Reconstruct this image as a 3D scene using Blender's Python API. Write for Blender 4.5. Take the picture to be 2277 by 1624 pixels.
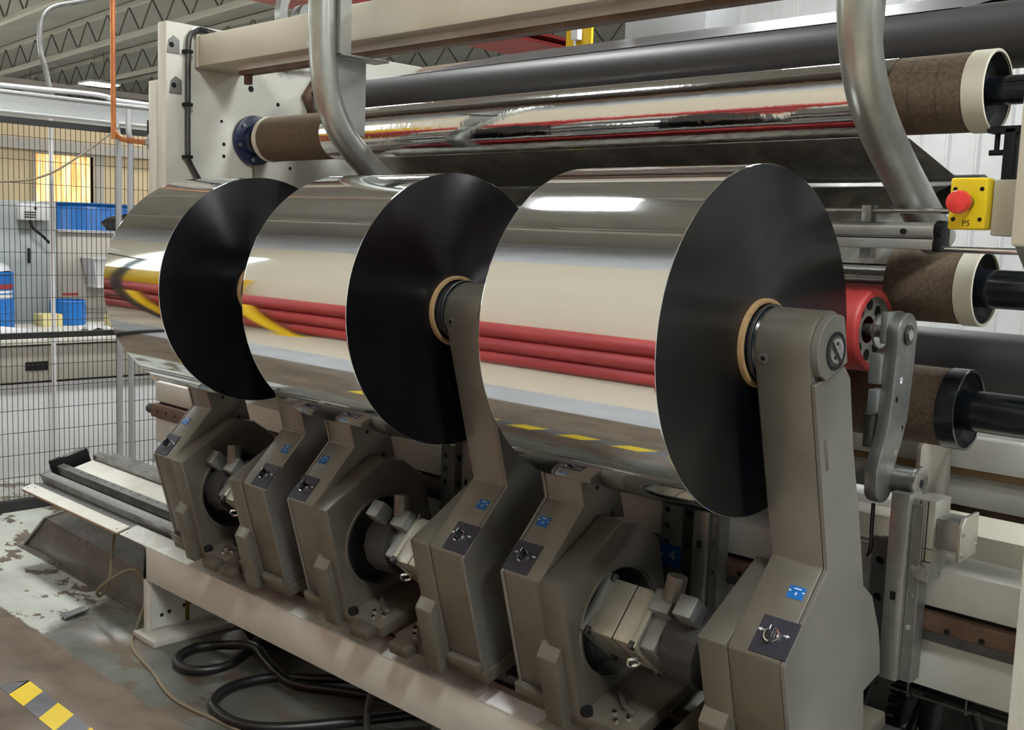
import bpy, bmesh, math, random
from mathutils import Vector, Matrix
random.seed(7)
PI = math.pi
AX = 1.33                      # height of the winding axis above the floor
for o in list(bpy.data.objects): bpy.data.objects.remove(o)
sc = bpy.context.scene
col = sc.collection

# ------------------------------------------------------------------ camera
cam_d = bpy.data.cameras.new('camera'); cam = bpy.data.objects.new('camera', cam_d); col.objects.link(cam)
cam_d.sensor_width = 36.0; cam_d.sensor_fit = 'HORIZONTAL'; cam_d.lens = 2393.52 * 36.0 / 2277.0
cam_d.clip_start = 0.02; cam_d.clip_end = 200
yaw, pitch, roll = math.radians(43.9879), math.radians(6.7002), math.radians(-2.058)
cf = Vector((-math.sin(yaw) * math.cos(pitch), math.cos(yaw) * math.cos(pitch), -math.sin(pitch)))
cr0 = Vector((math.cos(yaw), math.sin(yaw), 0)); cd0 = cf.cross(cr0)
cr = math.cos(roll) * cr0 + math.sin(roll) * cd0; cdn = -math.sin(roll) * cr0 + math.cos(roll) * cd0
m = Matrix.Identity(4)
for i in range(3): m[i][0] = cr[i]; m[i][1] = -cdn[i]; m[i][2] = -cf[i]
m[0][3], m[1][3], m[2][3] = 1.0883, -1.8168, 0.1826 + AX
cam.matrix_world = m
sc.camera = cam

# ------------------------------------------------------------------ world, exposure
w = bpy.data.worlds.new('world'); sc.world = w; w.use_nodes = True
w.node_tree.nodes['Background'].inputs[0].default_value = (0.5, 0.5, 0.5, 1)
w.node_tree.nodes['Background'].inputs[1].default_value = 0.15
sc.view_settings.view_transform = 'Standard'; sc.view_settings.look = 'None'
sc.view_settings.gamma = 1.0; sc.view_settings.exposure = 0.55; sc.view_settings.use_curve_mapping = False
sc.cycles.max_bounces = 5; sc.cycles.diffuse_bounces = 3; sc.cycles.glossy_bounces = 4
sc.cycles.caustics_reflective = False; sc.cycles.caustics_refractive = False
sc.cycles.sample_clamp_indirect = 6.0
LAMP = 78.0                    # radiance of the hall's ceiling lamps

# ------------------------------------------------------------------ frames
TH = math.radians(15.3); CT, ST = math.cos(TH), math.sin(TH)
def bedp(p):                   # inclined bed frame (x, v back, w up) -> world
    x, v, q = p
    return (x, v * CT - q * ST, v * ST + q * CT + AX)
def wld(p): return (p[0], p[1], p[2] + AX)

# ------------------------------------------------------------------ materials
MATS = {}
def M(name, c1, rough=.5, metal=0., c2=None, scale=6., detail=5., lo=.4, hi=.65, bump=0., bscale=60., stretch=(1, 1, 1),
      aniso=0., spec=.5, emit=None, es=0., rvar=0., coat=0.):
    mt = bpy.data.materials.new(name); mt.use_nodes = True
    nt = mt.node_tree; b = nt.nodes['Principled BSDF']; L = nt.links
    b.inputs['Base Color'].default_value = (*c1, 1); b.inputs['Roughness'].default_value = rough
    b.inputs['Metallic'].default_value = metal; b.inputs['Specular IOR Level'].default_value = spec
    if coat: b.inputs['Coat Weight'].default_value = coat; b.inputs['Coat Roughness'].default_value = .15
    if emit: b.inputs['Emission Color'].default_value = (*emit, 1); b.inputs['Emission Strength'].default_value = es
    tc = mp = None
    if c2 or bump or rvar:
        tc = nt.nodes.new('ShaderNodeTexCoord'); mp = nt.nodes.new('ShaderNodeMapping')
        mp.inputs['Scale'].default_value = stretch; L.new(tc.outputs['Object'], mp.inputs['Vector'])
    if c2 or rvar:
        n = nt.nodes.new('ShaderNodeTexNoise'); n.inputs['Scale'].default_value = scale; n.inputs['Detail'].default_value = detail
        n.inputs['Roughness'].default_value = .6
        L.new(mp.outputs[0], n.inputs['Vector'])
        r = nt.nodes.new('ShaderNodeMapRange'); r.inputs[1].default_value = lo; r.inputs[2].default_value = hi
        L.new(n.outputs['Fac'], r.inputs[0])
        if c2:
            x = nt.nodes.new('ShaderNodeMix'); x.data_type = 'RGBA'
            x.inputs[6].default_value = (*c1, 1); x.inputs[7].default_value = (*c2, 1)
            L.new(r.outputs[0], x.inputs[0]); L.new(x.outputs[2], b.inputs['Base Color'])
        if rvar:
            q = nt.nodes.new('ShaderNodeMapRange'); q.inputs[3].default_value = max(.02, rough - rvar); q.inputs[4].default_value = min(1, rough + rvar)
            L.new(r.outputs[0], q.inputs[0]); L.new(q.outputs[0], b.inputs['Roughness'])
    if bump:
        n2 = nt.nodes.new('ShaderNodeTexNoise'); n2.inputs['Scale'].default_value = bscale; n2.inputs['Detail'].default_value = 3
        L.new(mp.outputs[0], n2.inputs['Vector'])
        bp = nt.nodes.new('ShaderNodeBump'); bp.inputs['Strength'].default_value = bump; bp.inputs['Distance'].default_value = .01
        L.new(n2.outputs['Fac'], bp.inputs['Height']); L.new(bp.outputs[0], b.inputs['Normal'])
    if aniso: b.inputs['Anisotropic'].default_value = aniso
    MATS[name] = mt
    return mt
def nodes(name): mt = MATS[name]; return mt.node_tree, mt.node_tree.nodes['Principled BSDF']

M('film', (.80, .825, .85), .045, 1., bump=.012, bscale=2.2, stretch=(.25, 2, 2))
M('film_wrinkled', (.84, .845, .85), .09, 1., bump=.11, bscale=26, stretch=(1, .6, .6))
M('roll_edge', (.0012, .0018, .0030), .19, 0., c2=(.0020, .0026, .0044), scale=3, spec=.55)
nt, b = nodes('roll_edge')
# fine concentric winding grooves: the normal leans along the radius only
N_ = nt.nodes.new; L_ = nt.links.new
ge = N_('ShaderNodeNewGeometry'); sp_ = N_('ShaderNodeVectorMath'); sp_.operation = 'SUBTRACT'; sp_.inputs[1].default_value = (0, 0, AX)
L_(ge.outputs['Position'], sp_.inputs[0])
fl_ = N_('ShaderNodeVectorMath'); fl_.operation = 'MULTIPLY'; fl_.inputs[1].default_value = (0, 1, 1); L_(sp_.outputs[0], fl_.inputs[0])
ln_ = N_('ShaderNodeVectorMath'); ln_.operation = 'LENGTH'; L_(fl_.outputs[0], ln_.inputs[0])
un_ = N_('ShaderNodeVectorMath'); un_.operation = 'NORMALIZE'; L_(fl_.outputs[0], un_.inputs[0])
mu_ = N_('ShaderNodeMath'); mu_.operation = 'MULTIPLY'; mu_.inputs[1].default_value = 41000.; L_(ln_.outputs['Value'], mu_.inputs[0])
wn_ = N_('ShaderNodeTexWhiteNoise'); wn_.noise_dimensions = '1D'; L_(mu_.outputs[0], wn_.inputs['W'])
mr_ = N_('ShaderNodeMapRange'); mr_.inputs[3].default_value = -.33; mr_.inputs[4].default_value = .33; L_(wn_.outputs['Value'], mr_.inputs[0])
sc0 = N_('ShaderNodeVectorMath'); sc0.operation = 'SCALE'; L_(un_.outputs[0], sc0.inputs[0]); L_(mr_.outputs[0], sc0.inputs['Scale'])
ad_ = N_('ShaderNodeVectorMath'); ad_.operation = 'ADD'; L_(ge.outputs['Normal'], ad_.inputs[0]); L_(sc0.outputs[0], ad_.inputs[1])
no_ = N_('ShaderNodeVectorMath'); no_.operation = 'NORMALIZE'; L_(ad_.outputs[0], no_.inputs[0]); L_(no_.outputs[0], b.inputs['Normal'])
M('core_paper', (.36, .23, .11), .7, c2=(.27, .165, .075), scale=30)
M('cast', (.165, .152, .126), .42, .35, c2=(.115, .102, .080), scale=5, detail=8, lo=.42, hi=.75, bump=.04, bscale=90, rvar=.10)
M('cast_worn', (.098, .080, .060), .45, .35, c2=(.155, .138, .11), scale=9, detail=8, bump=.05, bscale=80)
M('cover', (.155, .149, .132), .45, .1, c2=(.135, .13, .115), scale=4, detail=6)
M('cover_dark', (.10, .098, .094), .5, .1, c2=(.085, .083, .08), scale=4)
M('steel', (.50, .49, .47), .3, .9, c2=(.36, .35, .33), scale=14, detail=6, rvar=.08)
M('steel_dull', (.34, .345, .335), .42, .8, c2=(.22, .22, .21), scale=10, detail=7, rvar=.1)
M('steel_dark', (.10, .10, .10), .4, .8, c2=(.055, .055, .055), scale=10, detail=6)
M('chrome', (.85, .86, .88), .08, 1.)
M('galv', (.42, .43, .40), .38, .75, c2=(.30, .305, .28), scale=9, detail=7, lo=.35, hi=.7, rvar=.1)
M('alu', (.62, .63, .63), .32, .75, c2=(.55, .56, .56), scale=30, stretch=(.1, 3, 3))
M('motor_alu', (.50, .49, .43), .4, .6, c2=(.36, .34, .29), scale=9, detail=7)
M('motor_grey', (.26, .275, .275), .42, .5, c2=(.2, .21, .21), scale=10)
M('frame_paint', (.66, .65, .58), .38, c2=(.61, .60, .535), scale=2.5, bump=.01, bscale=40)
M('beam_white', (.56, .555, .51), .4, c2=(.48, .47, .425), scale=5, detail=7, lo=.45, hi=.75)
M('beam_cream', (.64, .61, .51), .4, c2=(.59, .56, .465), scale=4)
M('bed_paint', (.56, .57, .53), .33, c2=(.45, .45, .41), scale=8, detail=9, lo=.5, hi=.72, rvar=.08)
M('bed_strip', (.70, .69, .63), .22, c2=(.60, .575, .50), scale=7, detail=8, lo=.5, hi=.75)
M('black', (.008, .008, .009), .6, spec=.25)
M('black_gloss', (.010, .013, .018), .22, coat=.3)
M('black_rubber', (.018, .018, .018), .6, c2=(.028, .027, .026), scale=20)
M('roller_black', (.032, .031, .032), .48, c2=(.042, .040, .042), scale=3, stretch=(.3, 1, 1))
M('cork', (.155, .112, .075), .85, c2=(.085, .060, .040), scale=110, detail=3, lo=.35, hi=.7, bump=.15, bscale=220)
M('ring_white', (.74, .70, .58), .45, c2=(.66, .62, .51), scale=8)
M('red_rubber', (.52, .055, .055), .42, c2=(.42, .04, .04), scale=5)
M('red_paint', (.38, .035, .035), .5, c2=(.31, .028, .028), scale=3)
M('blue_paint', (.018, .028, .085), .28, c2=(.010, .016, .05), scale=14)
M('label_blue', (.008, .12, .40), .4)
M('white_print', (.75, .77, .80), .5)
M('plate_black', (.018, .018, .030), .5, c2=(.026, .026, .040), scale=40)
M('yellow', (.80, .60, .012), .42)
M('yellow_paint', (.78, .50, .01), .45, c2=(.68, .42, .01), scale=4)
M('red_button', (.72, .045, .04), .35)
M('film_painted_reflection', (.24, .235, .21), .45, .55, c2=(.52, .51, .47), scale=16, detail=7, lo=.40, hi=.70, stretch=(1.4, .55, .55), rvar=.1)  # mottled greys painted in for the reflections in wrinkled film
M('copper', (.62, .24, .10), .35, .85, c2=(.42, .15, .07), scale=14)
M('brass', (.30, .22, .06), .35, .8, c2=(.16, .10, .04), scale=14)
M('rust', (.10, .055, .035), .6, .3, c2=(.16, .10, .07), scale=12)
M('aisle_cream', (.70, .62, .475), .7, c2=(.67, .59, .45), scale=1.5)
M('window_day', (.8, .85, .85), .5, emit=(.80, .97, 1.), es=5.)
M('film_painted_dark', (.045, .045, .050), .34, .3, c2=(.06, .06, .066), scale=2)  # dark tone painted in for the dark roof that the mirror film reflects
M('cream_wall', (.64, .51, .32), .8, c2=(.60, .465, .275), scale=2)
M('grey_wall', (.66, .66, .69), .6, c2=(.5, .5, .52), scale=1.5)
M('white_wall', (.62, .62, .63), .55, c2=(.56, .56, .57), scale=1.2)
M('deck', (.42, .40, .36), .7, c2=(.36, .345, .31), scale=.6)
M('joist', (.60, .57, .50), .6)
M('joist_dark', (.10, .085, .07), .6)
M('cab_grey', (.33, .36, .355), .5)
M('cab_beige', (.42, .385, .335), .5)
M('desk_top', (.68, .65, .58), .5)
M('blue_plastic', (.008, .16, .52), .35, c2=(.006, .11, .40), scale=3)
M('bag_clear', (.6, .62, .66), .25, spec=.7, bump=.6, bscale=18)
M('bag_black', (.02, .018, .018), .2, bump=.8, bscale=14)
M('white_plastic', (.70, .69, .70), .4)
M('paper', (.80, .79, .80), .7)
M('card_yellow', (.72, .62, .30), .7)
M('lamp_glow', (.9, .9, .9), .5, emit=(.965, 1., .985), es=LAMP)
M('lamp_case', (.7, .7, .7), .5)
M('wire', (.016, .016, .016), .55)
M('hose', (.010, .010, .011), .38)
M('cord', (.20, .165, .11), .6)
M('cable_green', (.02, .10, .035), .5)
M('duct_grey', (.30, .30, .31), .5)
M('floor_tape_y', (.72, .52, .02), .45)
M('floor_tape_k', (.10, .10, .115), .4, c2=(.14, .14, .16), scale=8)
M('tray_steel', (.20, .185, .165), .35, .55, c2=(.13, .115, .10), scale=4, detail=7, rvar=.08)
M('brown_edge_and_orange_light', (.32, .19, .09), .6)

# window with an orange shade, lit from outside
M('shade_lit', (.8, .5, .2), .8, emit=(1., .52, .16), es=1.0)
nt, b = nodes('shade_lit')
tc = nt.nodes.new('ShaderNodeTexCoord'); wv = nt.nodes.new('ShaderNodeTexNoise'); mp = nt.nodes.new('ShaderNodeMapping')
mp.inputs['Scale'].default_value = (1, 9, .8); wv.inputs['Scale'].default_value = 2.2
rp = nt.nodes.new('ShaderNodeValToRGB'); rp.color_ramp.elements[0].position = .38; rp.color_ramp.elements[0].color = (.95, .27, .05, 1)
rp.color_ramp.elements[1].position = .62; rp.color_ramp.elements[1].color = (1, .82, .42, 1)
nt.links.new(tc.outputs['Object'], mp.inputs[0]); nt.links.new(mp.outputs[0], wv.inputs['Vector']); nt.links.new(wv.outputs['Fac'], rp.inputs[0])
nt.links.new(rp.outputs[0], b.inputs['Emission Color'])

# floor: bare brown concrete aisle, pale paint with worn patches beside the machine
def floor_material():
    mt = M('floor_mat', (.2, .15, .1), .4); nt = mt.node_tree; b = nt.nodes['Principled BSDF']; N = nt.nodes.new; L = nt.links.new
    tc = N('ShaderNodeTexCoord'); sp = N('ShaderNodeSeparateXYZ'); L(tc.outputs['Object'], sp.inputs[0])
    def noise(s, d=8, st=None, r=.62):
        n = N('ShaderNodeTexNoise'); n.inputs['Scale'].default_value = s; n.inputs['Detail'].default_value = d; n.inputs['Roughness'].default_value = r
        if st:
            mp = N('ShaderNodeMapping'); mp.inputs['Scale'].default_value = st; L(tc.outputs['Object'], mp.inputs[0]); L(mp.outputs[0], n.inputs['Vector'])
        else: L(tc.outputs['Object'], n.inputs['Vector'])
        return n.outputs['Fac']
    def rng(v, a, c):
        r = N('ShaderNodeMapRange'); r.inputs[1].default_value = a; r.inputs[2].default_value = c; L(v, r.inputs[0]); return r.outputs[0]
    def mix(f, a, c):
        x = N('ShaderNodeMix'); x.data_type = 'RGBA'; L(f, x.inputs[0])
        for k, v in ((6, a), (7, c)):
            if isinstance(v, tuple): x.inputs[k].default_value = (*v, 1)
            else: L(v, x.inputs[k])
        return x.outputs[2]
    def math_(op, a, c):
        x = N('ShaderNodeMath'); x.operation = op
        for k, v in ((0, a), (1, c)):
            if isinstance(v, (int, float)): x.inputs[k].default_value = v
            else: L(v, x.inputs[k])
        return x.outputs[0]
    brown = mix(rng(noise(2.2, 9, (1.0, 2.2, 1)), .35, .68), (.105, .076, .054), (.175, .136, .10))
    brown = mix(rng(noise(7, 9), .52, .74), brown, (.068, .05, .036))
    brown2 = mix(rng(noise(3.3, 8), .4, .66), (.125, .097, .072), (.08, .063, .049))
    pale = mix(rng(noise(5, 8), .42, .7), (.47, .49, .44), (.37, .38, .335))
    grey = mix(rng(noise(4.2, 8), .35, .68), (.155, .16, .14), (.085, .086, .075))
    wob = math_('MULTIPLY', noise(9, 6), .05)
    # paint turns from pale to grime grey towards the machine's far end
    xs = math_('ADD', sp.outputs[0], math_('MULTIPLY', noise(3.5, 6), .25))
    paint = mix(rng(math_('ADD', xs, math_('MULTIPLY', sp.outputs[1], .55)), -2.86, -2.80), pale, grey)
    worn = rng(noise(4.6, 9, (1, 1.35, 1), .66), .545, .56)
    near = mix(worn, paint, brown2)
    edge = rng(math_('ADD', sp.outputs[1], wob), -.222, -.214)
    allc = mix(edge, brown, near)
    side = rng(math_('ADD', sp.outputs[1], math_('MULTIPLY', wob, .4)), -1.015, -1.005)      # painted walkway on the far side of the aisle
    side2 = rng(sp.outputs[1], -1.455, -1.445)
    walk = mix(side2, (.56, .50, .39), mix(rng(noise(3, 6), .35, .7), (.40, .41, .42), (.33, .34, .35)))
    allc = mix(side, walk, allc)
    L(allc, b.inputs['Base Color'])
    ro = N('ShaderNodeMapRange'); ro.inputs[1].default_value = .3; ro.inputs[2].default_value = .7; ro.inputs[3].default_value = .30; ro.inputs[4].default_value = .52
    L(noise(6, 6), ro.inputs[0]); L(ro.outputs[0], b.inputs['Roughness'])
    return mt
floor_material()

# ------------------------------------------------------------------ mesh helpers
class MB:
    def __init__(s): s.v = []; s.f = []
    def add(s, vs, fs):
        n = len(s.v); s.v += [tuple(p) for p in vs]; s.f += [tuple(i + n for i in f) for f in fs]; return s
    def box(s, a, b):
        x0, x1 = sorted((a[0], b[0])); y0, y1 = sorted((a[1], b[1])); z0, z1 = sorted((a[2], b[2]))
        return s.add([(x0, y0, z0), (x1, y0, z0), (x1, y1, z0), (x0, y1, z0), (x0, y0, z1), (x1, y0, z1), (x1, y1, z1), (x0, y1, z1)],
                     [(0, 3, 2, 1), (4, 5, 6, 7), (0, 1, 5, 4), (1, 2, 6, 5), (2, 3, 7, 6), (3, 0, 4, 7)])
    def obox(s, c, ex, ey, ez):           # oriented box: centre and half-axis vectors
        c, ex, ey, ez = map(Vector, (c, ex, ey, ez)); vs = []
        for k in (-1, 1):
            for a, d in ((-1, -1), (1, -1), (1, 1), (-1, 1)): vs.append(c + ex * a + ey * d + ez * k)
        return s.add(vs, [(0, 3, 2, 1), (4, 5, 6, 7), (0, 1, 5, 4), (1, 2, 6, 5), (2, 3, 7, 6), (3, 0, 4, 7)])
    def prism(s, poly, x0, x1):           # polygon in (y, z), pulled along x
        n = len(poly); vs = [(x0, y, z) for y, z in poly] + [(x1, y, z) for y, z in poly]
        return s.add(vs, [tuple(range(n)), tuple(range(2 * n - 1, n - 1, -1))] + [(i, i + n, (i + 1) % n + n, (i + 1) % n) for i in range(n)])
    def cyl(s, p0, p1, r0, r1=None, n=24, caps=True):
        r1 = r0 if r1 is None else r1; p0 = Vector(p0); p1 = Vector(p1); d = (p1 - p0).normalized()
        a = d.orthogonal().normalized(); c = d.cross(a); vs = []
        for p, r in ((p0, r0), (p1, r1)):
            for i in range(n): t = 2 * PI * i / n; vs.append(p + a * math.cos(t) * r + c * math.sin(t) * r)
        fs = [(i, (i + 1) % n, (i + 1) % n + n, i + n) for i in range(n)]
        if caps: fs += [tuple(range(n - 1, -1, -1)), tuple(range(n, 2 * n))]
        return s.add(vs, fs)
    def lathe(s, prof, cy=0., cz=0., n=96, close=False, a0=0., a1=2 * PI):   # profile (x, r) about an axis along x
        full = abs(a1 - a0 - 2 * PI) < 1e-6; k = n if full else n + 1; vs = []; fs = []
        for x, r in prof:
            for i in range(k): t = a0 + (a1 - a0) * i / n; vs.append((x, cy + r * math.cos(t), cz + r * math.sin(t)))
        m = len(prof)
        for j in range(m if close else m - 1):
            for i in range(n):
                i2 = (i + 1) % k if full else i + 1; j2 = (j + 1) % m
                fs.append((j * k + i, j2 * k + i, j2 * k + i2, j * k + i2))
        return s.add(vs, fs)
    def tube(s, path, r, n=10, closed=False, caps=True):
        P = [Vector(p) for p in path]; m = len(P); vs = []; fs = []; nrm = None
        for i, p in enumerate(P):
            d = (P[(i + 1) % m] - P[i - 1]) if closed else (P[min(i + 1, m - 1)] - P[max(i - 1, 0)]); d.normalize()
            if nrm is None: nrm = d.orthogonal().normalized()
            nrm = (nrm - d * nrm.dot(d)).normalized(); b = d.cross(nrm)
            rr = r[i] if isinstance(r, (list, tuple)) else r
            for k in range(n): t = 2 * PI * k / n; vs.append(p + nrm * math.cos(t) * rr + b * math.sin(t) * rr)
        for i in range(m if closed else m - 1):
            j = (i + 1) % m
            for k in range(n): fs.append((i * n + k, i * n + (k + 1) % n, j * n + (k + 1) % n, j * n + k))
        if caps and not closed: fs += [tuple(range(n - 1, -1, -1)), tuple(range((m - 1) * n, m * n))]
        return s.add(vs, fs)
    def sheet(s, rows):                    # grid of points
        n = len(rows[0]); vs = [p for r in rows for p in r]
        return s.add(vs, [(i * n + j, i * n + j + 1, (i + 1) * n + j + 1, (i + 1) * n + j) for i in range(len(rows) - 1) for j in range(n - 1)])
    def map(s, fn): s.v = [tuple(fn(p)) for p in s.v]; return s
    def build(s, name, mat, parent=None, bed=False, raw=False, bevel=0., seg=2, angle=32, org=None, kind=None):
        pts = s.v if raw else [(bedp if bed else wld)(p) for p in s.v]
        me = bpy.data.meshes.new(name); o = bpy.data.objects.new(name, me); col.objects.link(o)
        if parent is not None: o.parent = parent; g = ORG[parent.name]
        elif org is not None: g = Vector(org); o.location = g
        else:
            g = Vector(((min(p[0] for p in pts) + max(p[0] for p in pts)) / 2, (min(p[1] for p in pts) + max(p[1] for p in pts)) / 2, min(p[2] for p in pts))); o.location = g
        ORG[o.name] = g
        me.from_pydata([tuple(Vector(p) - g) for p in pts], [], s.f)
        bm = bmesh.new(); bm.from_mesh(me)
        bmesh.ops.recalc_face_normals(bm, faces=bm.faces)
        if bevel:
            es = [e for e in bm.edges if len(e.link_faces) == 2 and e.calc_face_angle(0) > .5]
            bmesh.ops.bevel(bm, geom=es, offset=bevel, segments=seg, profile=.5, affect='EDGES', clamp_overlap=True)
        bm.to_mesh(me); bm.free()
        me.polygons.foreach_set('use_smooth', [True] * len(me.polygons)); me.set_sharp_from_angle(angle=math.radians(angle))
        me.materials.append(MATS[mat] if isinstance(mat, str) else mat)
        if kind: o['kind'] = kind
        return o
ORG = {}
def thing(name, loc, label, cat, group=None, kind=None):
    o = bpy.data.objects.new(name, None); col.objects.link(o); o.empty_display_size = .05
    o.location = loc; ORG[o.name] = Vector(loc); tag(o, label, cat, group, kind); return o
def tag(o, label=None, cat=None, group=None, kind=None):
    if label: o['label'] = label
    if cat: o['category'] = cat
    if group: o['group'] = group
    if kind: o['kind'] = kind
    return o
def struct(o, label=None): o['kind'] = 'structure'; return tag(o, label)
def clone(src, parent, delta):             # a copy that shares the mesh, shifted by a world vector
    o = src.copy(); col.objects.link(o); o.parent = parent
    o.location = Vector(src.location) + Vector(delta); ORG[o.name] = ORG[parent.name] if parent else Vector(o.location); return o
def holes2d(outer, holes, depth, bev=0.):  # flat plate with round holes -> verts (a, b, t), faces
    cu = bpy.data.curves.new('tmp', 'CURVE'); cu.dimensions = '2D'; cu.fill_mode = 'BOTH'; cu.extrude = depth / 2; cu.bevel_depth = bev; cu.bevel_resolution = 1
    def spl(pts):
        sp = cu.splines.new('POLY'); sp.points.add(len(pts) - 1); sp.use_cyclic_u = True
        for q, p in zip(sp.points, pts): q.co = (p[0], p[1], 0, 1)
    spl(outer)
    for h in holes: spl([(h[0] + h[2] * math.cos(2 * PI * i / 40), h[1] + h[2] * math.sin(2 * PI * i / 40)) for i in range(40)])
    o = bpy.data.objects.new('tmp', cu); me = bpy.data.meshes.new_from_object(o)
    vs = [tuple(v.co) for v in me.vertices]; fs = [tuple(p.vertices) for p in me.polygons]
    bpy.data.objects.remove(o); bpy.data.curves.remove(cu); bpy.data.meshes.remove(me)
    return vs, fs
def text2d(txt, size, depth=.0004):
    cu = bpy.data.curves.new('tmp', 'FONT'); cu.body = txt; cu.size = size; cu.extrude = depth; cu.align_x = 'CENTER'; cu.align_y = 'CENTER'; cu.resolution_u = 3
    o = bpy.data.objects.new('tmp', cu); me = bpy.data.meshes.new_from_object(o)
    vs = [tuple(v.co) for v in me.vertices]; fs = [tuple(p.vertices) for p in me.polygons]
    bpy.data.objects.remove(o); bpy.data.curves.remove(cu); bpy.data.meshes.remove(me)
    return vs, fs
def arc(cx, cy, r, a0, a1, n):
    return [(cx + r * math.cos(math.radians(a0 + (a1 - a0) * i / n)), cy + r * math.sin(math.radians(a0 + (a1 - a0) * i / n))) for i in range(n + 1)]
def smooth_path(P, n=8):                   # Catmull-Rom through points
    P = [Vector(p) for p in P]; out = []
    for i in range(len(P) - 1):
        a, b, c, d = P[max(i - 1, 0)], P[i], P[i + 1], P[min(i + 2, len(P) - 1)]
        for k in range(n):
            t = k / n; out.append(.5 * ((2 * b) + (c - a) * t + (2 * a - 5 * b + 4 * c - d) * t * t + (3 * b - a - 3 * c + d) * t ** 3))
    return out + [P[-1]]

# ================================================================== THE SETTING
fl = MB().box((-46, -11, -.12), (10, 24, 0)).build('floor', 'floor_mat', raw=True, org=(0, 0, 0)); struct(fl, 'brown concrete hall floor with worn pale paint beside the machine')
CEIL = 6.35
ce = MB().box((-46, -11, CEIL), (10, 24, CEIL + .1)).build('ceiling', 'deck', raw=True, org=(-18, 6, CEIL)); struct(ce, 'pale ribbed metal roof deck over the hall')
nt, b = nodes('deck')                      # ribs of the deck as fine relief
tc = nt.nodes.new('ShaderNodeTexCoord'); wv = nt.nodes.new('ShaderNodeTexWave'); wv.bands_direction = 'X'; wv.inputs['Scale'].default_value = 1.1
bp = nt.nodes.new('ShaderNodeBump'); bp.inputs['Strength'].default_value = .4; bp.inputs['Distance'].default_value = .04
nt.links.new(tc.outputs['Object'], wv.inputs['Vector']); nt.links.new(wv.outputs['Fac'], bp.inputs['Height']); nt.links.new(bp.outputs[0], b.inputs['Normal'])

def corrugated(x0, x1, y, z0, z1, pitch=.30, d=.035):
    xs = []; x = x0
    while x < x1:
        for f, dd in ((0, 0), (.52, 0), (.60, d), (.66, d), (.74, 0)): xs.append((x + f * pitch, y - dd))
        x += pitch
    return MB().sheet([[(a, c, z0) for a, c in xs], [(a, c, z1) for a, c in xs]])
wb = corrugated(-6.4, 10, 9.2, 0, CEIL).build('wall_back', 'white_wall', raw=True); struct(wb, 'white ribbed sheet-metal wall behind the machine')
wf = MB().box((-46, 23.9, 0), (-6.4, 24, CEIL)).build('wall_far', 'white_wall', raw=True); struct(wf)
wr = MB().box((9.9, -11, 0), (10, 24, CEIL)).build('wall_right', 'white_wall', raw=True); struct(wr)
wl = MB().box((-46, -11, 0), (-45.9, 24, CEIL)).build('wall_left', 'grey_wall', raw=True); struct(wl)
wq = MB().box((-46, -11, 0), (10, -10.9, CEIL)).build('wall_front', 'white_wall', raw=True); struct(wq)
ws = MB().box((-6.5, 9.3, 0), (-6.4, 24, CEIL)).build('wall_side', 'white_wall', raw=True); struct(ws)

# cream office wall far beyond the fence, with its lit window
X0 = -11.2
vs, fs = [], []
wo = MB(); y0, y1, z0, z1 = 3.17, 3.83, 1.70, 2.27
for a, c, d, e in ((.0, y0, 0, 2.62), (y1, 9.2, 0, 2.62), (y0, y1, 0, z0), (y0, y1, z1, 2.62)): wo.box((X0 - .15, a, d), (X0, c, e))
wo = wo.build('wall_office', 'cream_wall', raw=True); struct(wo, 'cream block wall of the office beyond the mesh fence')
MB().box((X0, .0, 2.30), (X0 + .06, 9.2, 2.42)).build('trim_band', 'cab_beige', wo, raw=True)
win = thing('window_1', (X0, (y0 + y1) / 2, z0), 'small square window glowing orange in the cream office wall', 'window'); struct(win)
MB().box((X0 - .10, y0, z0), (X0 - .08, y1, z1)).build('shade', 'shade_lit', win, raw=True)
fr = MB()
for a, c, d, e in ((y0 - .03, y0, z0 - .03, z1 + .03), (y1, y1 + .12, z0 - .03, z1 + .03), (y0, y1, z1, z1 + .03), (y0, y1, z0 - .03, z0)): fr.box((X0 - .07, a, d), (X0 + .02, c, e))
fr.build('window_frame', 'cab_beige', win, raw=True)
of = MB().box((-46, .0, 2.62), (X0, 9.2, 2.70)).build('ceiling_office', 'deck', raw=True); struct(of, 'flat roof of the low office block')

# open-web roof joists, turned a few degrees from the machine
DIRX, DIRY = math.cos(math.radians(-4.4)), math.sin(math.radians(-4.4))
jn = 0
for k in range(-3, 9):
    yy = -.3 + k * 2.45
    root = thing('ceiling_joist', (-20, yy - .35, 5.62), 'pale open-web steel joist under the roof deck', None, 'roof joists'); struct(root)
    def P(s, z): return (s * DIRX - 20, yy + s * DIRY, z)
    n_ = Vector((-DIRY, DIRX, 0)); e_ = Vector((DIRX, DIRY, 0)); s0, s1 = -25, 27
    for z, nm in ((5.64, 'bottom_chord'), (6.28, 'top_chord')):
        MB().obox(Vector(P((s0 + s1) / 2, z)), e_ * ((s1 - s0) / 2), n_ * .055, Vector((0, 0, .045))).build(nm, 'joist', root, raw=True)
    rods = MB(); s = s0
    while s < s1 - 1.24:
        rods.cyl(P(s, 5.66), P(s + .62, 6.26), .017, n=5, caps=False); rods.cyl(P(s + .62, 6.26), P(s + 1.24, 5.66), .017, n=5, caps=False); s += 1.24
    rods.build('web_rods', 'joist_dark', root, raw=True, kind='stuff')

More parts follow.
